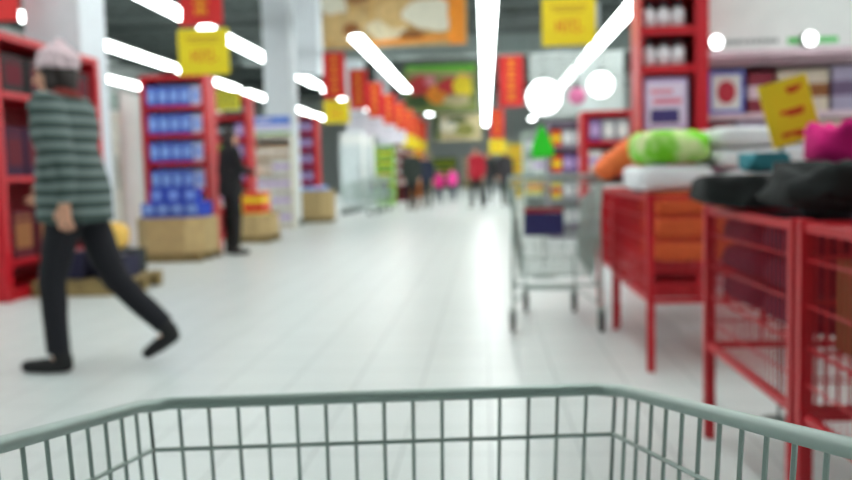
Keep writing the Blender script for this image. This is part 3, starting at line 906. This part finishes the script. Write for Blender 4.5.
g = gondola('pale green rack farther along the right side', 0.72, 1.30, 15.6, 0.45, 1.75, (0.2, 0.6, 1.0, 1.38), M('pale_green_frame', (190,210,196), 0.5), WHITE)
for zz, nm, ks in ((1.38, 'top', [S('sil', 3)]), (1.0, 'second', [S('sil', 1), S('wht', 2)]), (0.6, 'third', [S('yel', 3)]), (0.2, 'bottom', [S('blk', 3)])):
    row(g, 0.5, zz, ks, 'on the %s shelf of the pale green rack' % nm)
g = gondola('long white rack under the slatted panel', 1.9, 3.4, 16.0, 0.45, 2.1, (0.2, 0.6, 1.0, 1.38, 1.74), WHITE, CREAM)
for zz, nm, ks in ((1.74, 'top', [S('sil', 4), S('wht', 3)]), (1.38, 'second', [S('redp', 3), S('sil', 4)]), (1.0, 'third', [S('redp', 7)])):
    row(g, 1.4, zz, ks, 'on the %s shelf of the long white rack' % nm)
# white slatted panel hung from the roof
r = thing('hanging_slat_panel', 'pale panel of horizontal slats hanging above the right side racks', 'panel', (1.98, 18.0, 0))
b = MB()
for k in range(15):
    zz = 2.18+0.09*k
    b.box(-0.98, 0.98, -0.03, 0.03, zz, zz+0.066)
b.build('slats', M('slat_white', (214,222,220), 0.5), r)
for x in (-0.9, 0, 0.9): MB().box(x-0.02, x+0.02, 0.031, 0.06, 2.16, 3.54).build('batten', GREYPL, r)
for x in (-0.9, 0.9): MB().tube([(x, 0.045, 3.54), (x, 0.045, ZC-0.02)], 0.01, 5).build('hanging_rod', BEAMM, r)
# a globe lamp, a globe added for glare and a pink paper ball
def globe(label, name, cat, x, yy, zz, rad, mat):
    r = thing(name, label, cat, (x, yy, zz))
    MB().ell((0,0,0), (rad, rad, rad), 20, 12).build('globe' if cat == 'lamp' else 'paper_ball', mat, r, smooth=True)
    MB().lathe([(0.05, rad-0.01), (0.05, rad+0.04), (0.02, rad+0.06)], 12).build('cap', GREYPL, r)
    MB().tube([(0,0,rad+0.05), (0,0,ZC-0.02-zz)], 0.005, 5).build('hanging_cord', BEAMM, r)
globe('round white globe lamp hanging above the red rack', 'hanging_globe', 'lamp', 1.66, 12.0, 2.22, 0.17, GLOBE)
globe('larger white globe above the green card, added for glare at the strip end', 'hanging_globe', 'lamp', 0.93, 13.0, 2.16, 0.26, GLOBE)  # glowing globe added to stand for glare where the right strip ends
globe('pink paper ball hanging between the two white globes', 'hanging_ball', 'decoration', 1.27, 11.5, 2.03, 0.12, M('pink_paper', (236,130,180), 0.7))
# green triangular card on a stand
r = thing('green_card_stand', 'bright green pointed card on a thin stand behind the empty cart', 'sign', (0.55, 8.0, 0))
b = MB()
b.add([(-0.10,0,1.15),(0.11,0,1.16),(0.11,0,1.25),(0.01,0,1.46),(-0.03,0,1.44),(-0.10,0,1.26),(-0.10,0.012,1.15),(0.11,0.012,1.16),(0.11,0.012,1.25),(0.01,0.012,1.46),(-0.03,0.012,1.44),(-0.10,0.012,1.26)],
      [(0,1,2,3,4,5),(11,10,9,8,7,6)]+[(i,6+i,6+(i+1)%6,(i+1)%6) for i in range(6)])
b.build('card', GREENS, r)
MB().tube([(0,0.02,0.012),(0,0.02,1.25)], 0.008, 6).build('pole', GREYPL, r)
MB().lathe([(0.13,0),(0.13,0.008),(0.012,0.016)], 20, 0, (0,0.02,0)).build('base', GREYPL, r)

# ------------------------------------------------------------------ banners, price boards and billboards
def cords(r, xs, z0, z1, y=0):
    for x in xs:
        MB().tube([(x, y, z0), (x, y, z1)], 0.004, 5).build('hanging_cord', BEAMM, r)
def banner_proto():
    r = thing('hanging_banner', '', 'banner')
    b = MB()
    # gently waved cloth with thickness
    n = 10
    vs = []
    for k in range(n+1):
        zz = 0.88*k/n
        wv = 0.012*sin(k*1.1)
        vs += [(-0.21, wv-0.002, zz), (0.21, wv*0.6-0.002, zz), (0.21, wv*0.6+0.002, zz), (-0.21, wv+0.002, zz)]
    fs = [(0,1,2,3)]
    for k in range(n):
        for j in range(4): fs.append((4*k+j, 4*k+(j+1)%4, 4*k+4+(j+1)%4, 4*k+4+j))
    fs.append(tuple(4*n+j for j in (3,2,1,0)))
    b.add(vs, fs)
    b.build('cloth', BANNER, r)
    # amber upright lettering down the middle (strokes, not readable)
    b = MB()
    for k in range(4):
        zz = 0.10+0.19*k
        b.box(-0.075, 0.075, -0.018, -0.0145, zz+0.10, zz+0.125)
        b.box(-0.06, 0.06, -0.018, -0.0145, zz+0.03, zz+0.052)
        b.box(-0.014, 0.014, -0.018, -0.0145, zz, zz+0.15)
        b.box(-0.06, -0.035, -0.018, -0.0145, zz, zz+0.045)
        b.box(0.035, 0.06, -0.018, -0.0145, zz, zz+0.045)
    b.build('lettering', AMBER, r)
    MB().tube([(-0.23, 0, 0.885), (0.23, 0, 0.885)], 0.01, 6).build('top_bar', GREYPL, r)
    cords(r, (-0.2, 0.2), 0.89, ZC-0.02-2.52)
    return r
def board_proto(mat, ink, cat='price sign'):
    r = thing('hanging_price_sign', '', cat)
    b = MB()
    b.box(-0.25, 0.25, -0.006, 0.006, 0, 0.44, 0)
    # blurred numerals: plain strokes
    for (u, v, w, h) in ((-0.11, 0.13, 0.016, 0.10), (-0.085, 0.17, 0.05, 0.016), (-0.055, 0.12, 0.014, 0.13), (-0.015, 0.12, 0.014, 0.08), (0.01, 0.215, 0.05, 0.016), (0.03, 0.14, 0.014, 0.10), (0.07, 0.12, 0.05, 0.016), (0.08, 0.16, 0.014, 0.09), (0.12, 0.14, 0.03, 0.016)):
        b.box(u-w/2, u+w/2, -0.0085, -0.0055, v, v+h, 1)
    b.box(-0.17, 0.17, -0.0085, -0.0055, 0.345, 0.365, 2)
    b.box(-0.14, 0.14, -0.0085, -0.0055, 0.31, 0.325, 2)
    b.build('board', [mat, ink, M('ochre_ink', (200,150,20), 0.6) if mat is YELLOW else M('grey_ink', (140,150,148), 0.6)], r)
    return r
bp = None
yp = None; wp = None
order = ['nearest', 'second', 'third', 'fourth', 'fifth', 'sixth', 'seventh', 'eighth', 'ninth']
for i, yy in enumerate((8.0, 16.0, 18.7, 21.4, 24.1+0.5, 27.6, 30.8, 34.0, 37.5)):
    lab = '%s red banner in the row hanging along the left of the aisle' % order[i]
    if bp is None:
        bp = banner_proto(); bp.location = (-2.71, yy, 2.52); bp['label'] = lab
    else:
        dup(bp, (-2.86 if yy < 18 else -2.80, yy, 2.52), R(rnd.uniform(-6, 6)), lab)
    white = 18 < yy < 29
    sl = '%s %s price board in the row under the red banners' % (order[i], 'white' if white else 'yellow')
    loc = (-2.71 if yy < 10 else -2.84, yy+0.02, 2.05)
    if white:
        if wp is None:
            wp = board_proto(M('white_price_board', (226,222,232), 0.5), M('lilac_ink', (196,190,206), 0.6)); wp.location = loc; wp['label'] = sl
        else: dup(wp, loc, R(rnd.uniform(-5, 5)), sl)
    else:
        if yp is None:
            yp = board_proto(YELLOW, REDINK); yp.location = loc; yp['label'] = sl
        else: dup(yp, loc, R(rnd.uniform(-5, 5)), sl)
dup(bp, (0.49, 14.7, 2.16), R(2), 'single red banner hanging right of the middle of the aisle')
dup(bp, (0.40, 25.5, 2.05), R(-2), 'distant red banner above a yellow board right of the aisle')
dup(yp, (0.40, 25.52, 1.58), 0, 'distant yellow price board right of the aisle above the shoppers')
o = dup(yp, (0.815, 8.0, 2.20), R(-1), 'yellow price sign hanging high right of the middle strip light')
cords(o, (-0.2, 0.2), 0.442, ZC-0.02-2.20)
# yellow board with dark bars near the rack on the left
r = thing('hanging_barred_sign', 'yellow sign with dark upright bars above the shopper in black', 'sign', (-3.95, 12.6, 2.08))
b = MB().box(-0.22, 0.22, -0.006, 0.006, 0, 0.30, 0)
for k in range(6):
    b.box(-0.19+0.065*k, -0.165+0.065*k, -0.009, -0.0055, 0.03, 0.27, 1)
b.build('board', [M('yellow_green_card', (214,206,40), 0.5), M('bar_ink', (60,66,30), 0.6)], r)
cords(r, (-0.18, 0.18), 0.301, ZC-0.02-2.08)
# red sign top left
r = thing('hanging_red_sign', 'red sign hanging at the top beside the first column', 'sign', (-5.25, 8.9, 2.82))
MB().box(-0.20, 0.20, -0.01, 0.01, 0, 0.9).build('board', BANNER, r)
cords(r, (-0.15, 0.15), 0.901, ZC-0.02-2.82)

def billboard(name, label, x0, x1, yy, z0, z1, shapes, mats):
    r = thing(name, label, 'poster', ((x0+x1)/2, yy, z0))
    w, h = x1-x0, z1-z0
    MB().box(-w/2, w/2, 0, 0.05, 0, h).build('backing', GREYPL, r)
    b = MB()
    b.box(-w/2+0.01, w/2-0.01, -0.004, 0.0, 0.01, h-0.01, 0)
    k = 1
    for (kind, u, v, a, c, rot, mi) in shapes:
        Tm = Matrix.Translation((u*w-w/2, -0.004-0.0012*k, v*h)) @ Matrix.Rotation(R(rot), 4, 'Y')
        if kind == 'e': b.ell((0,0,0), (a*w, 0.0012, c*h), 24, 12, mi, None) if False else b.add(*disc(a*w, c*h, 0.001, Tm), mi)
        else: b.box(-a*w, a*w, -0.001, 0.001, -c*h, c*h, mi, Tm)
        k += 1
    b.build('printed_picture', mats, r)
    for x in (-w*0.42, w*0.42):
        MB().tube([(x, 0.02, h), (x, 0.02, ZC-0.02-z0)], 0.012, 5).build('hanging_cord', BEAMM, r)
    return r
def disc(a, c, t, Tm, n=28):
    vs = []
    for yy in (-t, t):
        for k in range(n):
            an = 2*pi*k/n
            wob = 1+0.07*sin(3*an+a*9)+0.05*cos(5*an+c*7)
            vs.append(Tm @ Vector((a*cos(an)*wob, yy, c*sin(an)*wob)))
    fs = [tuple(range(n)), tuple(reversed(range(n, 2*n)))]+[(k, (k+1) % n, n+(k+1) % n, n+k) for k in range(n)]
    return vs, fs
billboard('bakery_billboard', 'large bakery picture of pale pastries hanging over the aisle', -4.58, -0.42, 24.0, 4.68, 6.72,
  [('e', 0.08, 0.62, 0.10, 0.16, 10, 2), ('e', 0.24, 0.80, 0.12, 0.18, 0, 1), ('e', 0.45, 0.86, 0.16, 0.12, 0, 1), ('e', 0.16, 0.30, 0.17, 0.22, -8, 3), ('e', 0.20, 0.26, 0.06, 0.09, 0, 1), ('e', 0.45, 0.22, 0.14, 0.17, 12, 4), ('e', 0.52, 0.46, 0.15, 0.20, 0, 3),
   ('e', 0.72, 0.45, 0.16, 0.20, -6, 2), ('e', 0.80, 0.30, 0.10, 0.11, 0, 2), ('b', 0.93, 0.5, 0.055, 0.49, 0, 5), ('b', 0.62, 0.09, 0.36, 0.035, -3, 5), ('e', 0.62, 0.16, 0.09, 0.06, 0, 1), ('b', 0.86, 0.78, 0.10, 0.16, 25, 5)],
  [M('tan_print', (196,158,100), 0.7, var=0.2, scale=3), CRUST, CREAMP, PASTRY, M('pale_dough', (220,206,172), 0.7), ORANGEP])
billboard('grocery_billboard', 'green edged picture of red and yellow food far over the aisle', -3.40, -0.25, 36.0, 3.62, 5.70,
  [('b', 0.5, 0.90, 0.47, 0.09, 0, 1), ('e', 0.22, 0.55, 0.17, 0.22, 10, 2), ('e', 0.45, 0.38, 0.15, 0.20, 0, 3), ('e', 0.62, 0.55, 0.16, 0.16, 0, 2), ('e', 0.80, 0.55, 0.13, 0.26, 0, 4), ('e', 0.36, 0.66, 0.08, 0.10, 0, 5), ('e', 0.18, 0.24, 0.15, 0.14, 0, 6), ('e', 0.72, 0.25, 0.18, 0.12, 0, 7), ('b', 0.5, 0.80, 0.45, 0.02, 3, 5)],
  [M('mixed_green', (120,130,70), 0.7, var=0.3, scale=2), GREENP, REDP, ORANGEP, YELP, M('rose_food', (214,130,140), 0.7), DGREENP, BEIGEP])
billboard('beige_billboard', 'beige food picture hanging below the green edged one', -2.35, -0.10, 38.5, 1.95+0.55, 3.72,
  [('e', 0.3, 0.6, 0.2, 0.25, 0, 1), ('e', 0.65, 0.4, 0.2, 0.25, 0, 2), ('e', 0.5, 0.8, 0.2, 0.12, 0, 3), ('b', 0.08, 0.5, 0.06, 0.45, 0, 3)],
  [BEIGEP, CREAMP, M('olive_food', (140,140,70), 0.7, var=0.25, scale=3), DGREENP])

# ------------------------------------------------------------------ people
def person(label, loc, rz, H=1.70, J=None, top=None, bottom=None, shoe=None, hair='short', hairmat=None, hat=None, scarf=None, coat_len=0.80, voxel=0.007, bulk=1.0, name='person', head_turn=0, female=False):
    """local frame: faces +y, x to the person's right; J moves joints from a relaxed stance"""
    s = H/1.70
    D = dict(pel=(0,0,0.93), waist=(0,0,1.10), chest=(0,0.01,1.29), neck=(0,0,1.45), head=(0,0.02,1.585),
             shL=(-0.175,0,1.395), shR=(0.175,0,1.395), elL=(-0.225,-0.03,1.12), elR=(0.225,-0.03,1.12), wrL=(-0.235,0.03,0.88), wrR=(0.235,0.03,0.88),
             hipL=(-0.09,0,0.90), hipR=(0.09,0,0.90), knL=(-0.10,0.02,0.49), knR=(0.10,0.02,0.49), anL=(-0.105,-0.01,0.085), anR=(0.105,-0.01,0.085),
             toL=(-0.115,0.15,0.03), toR=(0.115,0.15,0.03))
    if J: D.update(J)
    P = {k: Vector(v)*s for k, v in D.items()}
    r = thing(name, label, 'person', loc, rz)
    b = MB()
    hd = P['head']
    Hm = Matrix.Rotation(head_turn, 4, 'Z')
    def h(v): return hd + Hm @ (Vector(v)*s)
    # head: cranium, face, jaw, nose, brows, lips, ears
    b.ell(h((0,-0.012,0.025)), (0.076*s,0.094*s,0.088*s), 18, 12, 0, Hm)
    b.ell(h((0,0.022,-0.03)), (0.062*s,0.070*s,0.082*s), 18, 12, 0, Hm)
    b.ell(h((0,0.038,-0.082)), (0.036*s,0.045*s,0.028*s), 14, 8, 0, Hm)
    b.cap(h((0,0.088,0.008)), h((0,0.112,-0.030)), 0.009*s, 0.015*s, 8)
    b.ell(h((0,0.084,-0.062)), (0.024*s,0.014*s,0.012*s), 10, 6, 0, Hm)
    for q in (-1, 1):
        b.ell(h((q*0.079,-0.012,-0.012)), (0.011*s,0.020*s,0.032*s), 10, 8, 0, Hm)
        b.ell(h((q*0.030,0.077,0.022)), (0.024*s,0.014*s,0.009*s), 10, 6, 0, Hm)
    b.cap(P['neck']-Vector((0,0.005,0.04))*s, hd+Vector((0,-0.012,-0.05))*s, 0.055*s, 0.052*s)
    # trunk
    hw = 0.155 if not female else 0.15
    b.ell(P['chest'], (0.165*s,0.105*s,0.20*s), 18, 12)
    b.ell(P['waist'], (0.135*s,0.098*s,0.17*s), 18, 12)
    b.ell(P['pel'], (hw*s,0.11*s,0.14*s), 18, 12)
    for q in 'LR':
        b.cap(P['neck']-Vector((0,0.0,0.035))*s, P['sh'+q], 0.055*s, 0.055*s)
        b.cap(P['sh'+q], P['el'+q], 0.053*s, 0.040*s)
        b.cap(P['el'+q], P['wr'+q], 0.040*s, 0.026*s)
        b.cap(P['pel'].lerp(P['hip'+q], 0.8), P['kn'+q], 0.088*s, 0.055*s)
        b.cap(P['kn'+q], P['kn'+q].lerp(P['an'+q], 0.35), 0.056*s, 0.056*s)
        b.cap(P['kn'+q].lerp(P['an'+q], 0.3), P['an'+q], 0.056*s, 0.036*s)
        b.cap(P['an'+q]-Vector((0,0.02,0.03))*s, P['to'+q], 0.036*s, 0.026*s)
        # hand: palm, four fingers of two bones, thumb
        w = P['wr'+q]; d = (w-P['el'+q]).normalized()
        side = Vector((1,0,0)) if q == 'R' else Vector((-1,0,0))
        fw = (Vector((0,1,0)) - d*d.y).normalized()          # the thumb's side
        inn = d.cross(fw).normalized()
        if inn.dot(side) > 0: inn = -inn
        pc = w + d*0.045*s
        for u in (-0.026, -0.009, 0.009, 0.026):
            b.cap(w+fw*u*0.7*s, w+d*0.085*s+fw*u*s, 0.014*s, 0.012*s, 8)
        for u, L in ((0.032, 0.068), (0.011, 0.078), (-0.011, 0.072), (-0.032, 0.055)):
            k0 = w+d*0.088*s+fw*u*s
            k1 = k0+(d*0.92+inn*0.38)*L*0.5*s+fw*u*0.15*s
            k2 = k1+(d*0.55+inn*0.83)*L*0.5*s
            b.cap(k0, k1, 0.0088*s, 0.0082*s, 8); b.cap(k1, k2, 0.0082*s, 0.0066*s, 8)
        t0 = w+d*0.03*s+fw*0.026*s; t1 = t0+(d*0.6+fw*0.7+inn*0.25)*0.042*s; t2 = t1+(d*0.85+fw*0.2+inn*0.45)*0.034*s
        b.cap(t0, t1, 0.012*s, 0.0098*s, 8); b.cap(t1, t2, 0.0098*s, 0.0075*s, 8)
    body = link('body', remeshed(b, voxel*s if voxel < 0.01 else voxel, 2), r)
    body.data.materials.append(SKIN)
    # eyes and mouth
    for q in (-1, 1):
        MB().ell(h((q*0.029,0.083,0.006)), (0.013*s,0.010*s,0.008*s), 10, 6).build('eye', EYEW, body, smooth=True)
    MB().ell(h((0,0.094,-0.060)), (0.022*s,0.008*s,0.007*s), 10, 6).build('mouth', LIPS, body, smooth=True)
    # jacket: trunk and sleeves, a few centimetres over the body, ending flat at hem and cuffs
    g = bulk
    c = MB()
    c.ell(P['chest']+Vector((0,-0.005,0.01))*s, (0.195*g*s,0.135*g*s,0.20*s), 20, 12)
    c.ell(P['waist'], (0.175*g*s,0.135*g*s,0.22*s), 20, 12)
    hem = Vector((P['pel'].x, P['pel'].y, coat_len*s))
    c.tube([P['waist'], P['pel']+Vector((0,0,0.04))*s, hem], 0, 20, 0, True, [0.15*g*s, 0.165*g*s, 0.172*g*s])
    c.cap(P['neck']-Vector((0,0,0.05))*s, P['neck']+Vector((0,-0.003,0.015))*s, 0.085*s, 0.072*s)
    for q in 'LR':
        c.cap(P['neck']-Vector((0,0,0.045))*s, P['sh'+q], 0.075*s, 0.078*g*s)
        c.cap(P['sh'+q], P['el'+q], 0.078*g*s, 0.060*g*s)
        c.cap(P['el'+q], P['el'+q].lerp(P['wr'+q], 0.5), 0.060*g*s, 0.052*g*s)
        c.cap(P['el'+q].lerp(P['wr'+q], 0.3), P['el'+q].lerp(P['wr'+q], 0.97), 0.054*g*s, 0.044*g*s, flat=True)
    jk = link('jacket', remeshed(c, 0.011 if voxel < 0.009 else 0.016, 2, 0.007, 10, seed=len(label)), r)
    jk.data.materials.append(top)
    # trousers
    c = MB()
    c.ell(P['pel']+Vector((0,0,0.01))*s, (0.168*s,0.124*s,0.15*s), 20, 12)
    for q in 'LR':
        c.cap(P['pel'].lerp(P['hip'+q], 0.85), P['kn'+q], 0.100*s, 0.072*s)
        c.cap(P['kn'+q], P['kn'+q].lerp(P['an'+q], 0.6), 0.072*s, 0.064*s)
        c.cap(P['kn'+q].lerp(P['an'+q], 0.4), P['kn'+q].lerp(P['an'+q], 0.96), 0.066*s, 0.060*s, flat=True)
    tr = link('trousers', remeshed(c, 0.011 if voxel < 0.009 else 0.016, 2, 0.006, 11, seed=len(label)+2), r)
    tr.data.materials.append(bottom)
    # shoes
    for q in 'LR':
        a, t = P['an'+q], P['to'+q]
        fd = (t-a); fd.z = 0
        fd = fd.normalized()
        heel = a-fd*0.035*s+Vector((0,0,-0.045))*s
        up = Vector((0,0,1))
        c = MB()
        c.cap(heel, heel.lerp(t, 0.55), 0.040*s, 0.044*s)
        c.cap(heel.lerp(t, 0.5), t, 0.043*s, 0.034*s)
        c.cap(heel+Vector((0,0,0.015))*s, a.lerp(P['kn'+q], 0.13), 0.043*s, 0.050*s, flat=True)
        me = remeshed(c, 0.010, 2)
        zmin = min(v.co.z for v in me.vertices)
        sh = link('shoe', me, r)
        sh.data.materials.append(shoe or BLACK)
    # hair: a cap over the cranium, longer for women, or a knitted hat
    hm = hairmat or HAIRD
    c = MB()
    c.ell(h((0,-0.020,0.035)), (0.086*s,0.098*s,0.090*s), 18, 12, 0, Hm)
    if hair == 'long':
        c.ell(h((0,-0.055,-0.05)), (0.085*s,0.065*s,0.13*s), 16, 12, 0, Hm)
        for q in (-1, 1): c.cap(h((q*0.074,-0.01,0.03)), h((q*0.078,-0.025,-0.13)), 0.026*s, 0.03*s)
    elif hair == 'bob':
        c.ell(h((0,-0.055,-0.02)), (0.09*s,0.06*s,0.10*s), 16, 12, 0, Hm)
        for q in (-1, 1): c.cap(h((q*0.074,-0.005,0.04)), h((q*0.082,-0.015,-0.07)), 0.024*s, 0.03*s)
    else:
        c.ell(h((0,-0.05,-0.02)), (0.078*s,0.055*s,0.06*s), 16, 10, 0, Hm)
    hr = link('hair', remeshed(c, 0.008, 1, 0.006, 38, 3), r)
    hr.data.materials.append(hm)
    if hat:
        c = MB()
        c.ell(h((0,-0.022,0.075)), (0.100*s,0.112*s,0.085*s), 18, 12, 0, Hm)
        c.lathe([(0.090*s, -0.03*s), (0.106*s, -0.025*s), (0.108*s, 0.015*s), (0.095*s, 0.02*s)], 22, 0, tuple(h((0,-0.020,0.055))))
        c.ell(h((0,-0.03,0.165)), (0.032*s,0.032*s,0.030*s), 12, 8)
        ht = link('hat', remeshed(c, 0.008, 1, 0.010, 36, 5), r)
        ht.data.materials.append(hat)
    if scarf:
        n_ = P['neck']+Vector((0,0,0.012))*s
        c = MB()
        ring = [n_+Vector((0.088*cos(a), 0.082*sin(a)+0.005, 0.012*sin(2*a)))*s for a in [2*pi*k/20 for k in range(21)]]
        c.tube(ring, 0.036*s, 10)
        c.cap(n_+Vector((0.03,0.08,0))*s, n_+Vector((0.04,0.135,-0.20))*s, 0.036*s, 0.034*s)
        sc_ = link('scarf', remeshed(c, 0.010, 1, 0.008, 26, 2), r)
        sc_.data.materials.append(scarf)
    return r

JACK = stripe_mat('grey_green_knit', (60, 78, 74), (128, 142, 140), 0.07)
DTROU = M('dark_trousers', (22, 22, 30), 0.85, scale=20)
DGREY = M('dark_grey_cloth', (52, 56, 58), 0.85, scale=20)
woman = person('woman striding to the left in a grey-green striped jacket and dark trousers', (-2.25, 4.40, 0), R(90), 1.74, dict(
    pel=(0,0.0,0.915), waist=(0,0.015,1.09), chest=(0,0.03,1.28), neck=(0,0.04,1.445), head=(0,0.065,1.58),
    shL=(-0.175,0.03,1.39), shR=(0.175,0.03,1.39), elL=(-0.235,-0.07,1.13), elR=(0.235,0.07,1.12), wrL=(-0.225,-0.06,0.90), wrR=(0.215,0.24,0.98),
    hipL=(-0.09,0.01,0.885), hipR=(0.09,-0.01,0.885), knL=(-0.095,0.10,0.49), knR=(0.095,-0.16,0.47), anL=(-0.10,0.085,0.085), anR=(0.10,-0.43,0.20),
    toL=(-0.105,0.26,0.036), toR=(0.105,-0.315,0.058)), JACK, DTROU, BLACK, 'bob', HAIRD,
    hat=M('pale_lilac_knit', (222, 198, 204), 0.95, bump=0.5, scale=40, var=0.2), scarf=M('rust_scarf', (130, 46, 40), 0.95, bump=0.4, scale=30), coat_len=0.80, voxel=0.0055, bulk=1.16, female=True)
BLK = M('black_coat', (22, 22, 24), 0.85, scale=20)
BLUEJ = M('blue_jeans', (48, 54, 76), 0.85, scale=20)
person('shopper in black with long dark hair beside the cardboard pallet box', (-3.46, 11.10, 0), R(-50), 1.70, dict(elR=(0.2,0.06,1.14), wrR=(0.15,0.28,1.12)), BLK, BLK, BLACK, 'long', HAIRD, female=True)
person('shopper in a dark coat walking left of the middle of the aisle', (-2.10, 23.8, 0), R(175), 1.76, dict(knL=(-0.1,0.12,0.49), anL=(-0.105,0.10,0.085), toL=(-0.11,0.27,0.03), anR=(0.105,-0.14,0.10), toR=(0.11,0.0,0.03)), M('dark_green_coat', (44, 52, 46), 0.85), BLK, BLACK, 'short', HAIRD, coat_len=0.72, voxel=0.008, bulk=1.1)
person('shopper in a navy jacket just behind the dark coated one', (-1.78, 25.2, 0), R(170), 1.66, None, M('navy_jacket', (40, 46, 66), 0.85), DGREY, BLACK, 'bob', HAIRD, voxel=0.008, female=True)
person('child in a magenta top beside the shopper in navy', (-1.62, 29.0, 0), R(185), 1.14, None, M('magenta_top', (214, 40, 130), 0.85), BLUEJ, BLACK, 'bob', HAIRD, voxel=0.008)
person('child in a pink top and blue jeans walking in the middle of the aisle', (-1.22, 31.0, 0), R(180), 1.22, None, M('pink_top', (240, 70, 160), 0.85), BLUEJ, BLACK, 'long', HAIRD, voxel=0.008)
person('man in a red jacket and dark trousers in the middle of the aisle', (-0.24, 24.2, 0), R(150), 1.76, dict(knR=(0.1,0.10,0.49), anR=(0.105,0.10,0.085), toR=(0.11,0.26,0.03), anL=(-0.105,-0.14,0.1), toL=(-0.11,0.01,0.03)), M('red_jacket', (178, 22, 44), 0.85), BLK, BLACK, 'short', HAIRD, voxel=0.008, bulk=1.1)
person('shopper in grey behind the man in the red jacket', (0.12, 26.2, 0), R(170), 1.68, None, DGREY, M('grey_trousers', (96, 104, 106), 0.85), BLACK, 'short', HAIRD, voxel=0.008)
person('shopper in a dark coat just left of the empty cart', (0.62, 25.8, 0), R(200), 1.72, None, M('charcoal_coat', (58, 54, 58), 0.85), DGREY, BLACK, 'bob', HAIRD, coat_len=0.7, voxel=0.008)

# ------------------------------------------------------------------ render look
w = bpy.data.worlds.new('world'); SC.world = w
w.use_nodes = True
w.node_tree.nodes['Background'].inputs['Color'].default_value = (0.8, 0.9, 0.95, 1)
w.node_tree.nodes['Background'].inputs['Strength'].default_value = 0.05
SC.view_settings.view_transform = 'Standard'
SC.view_settings.look = 'None'
SC.view_settings.gamma = 1.0
SC.view_settings.use_curve_mapping = False
SC.view_settings.exposure = EXPOSURE
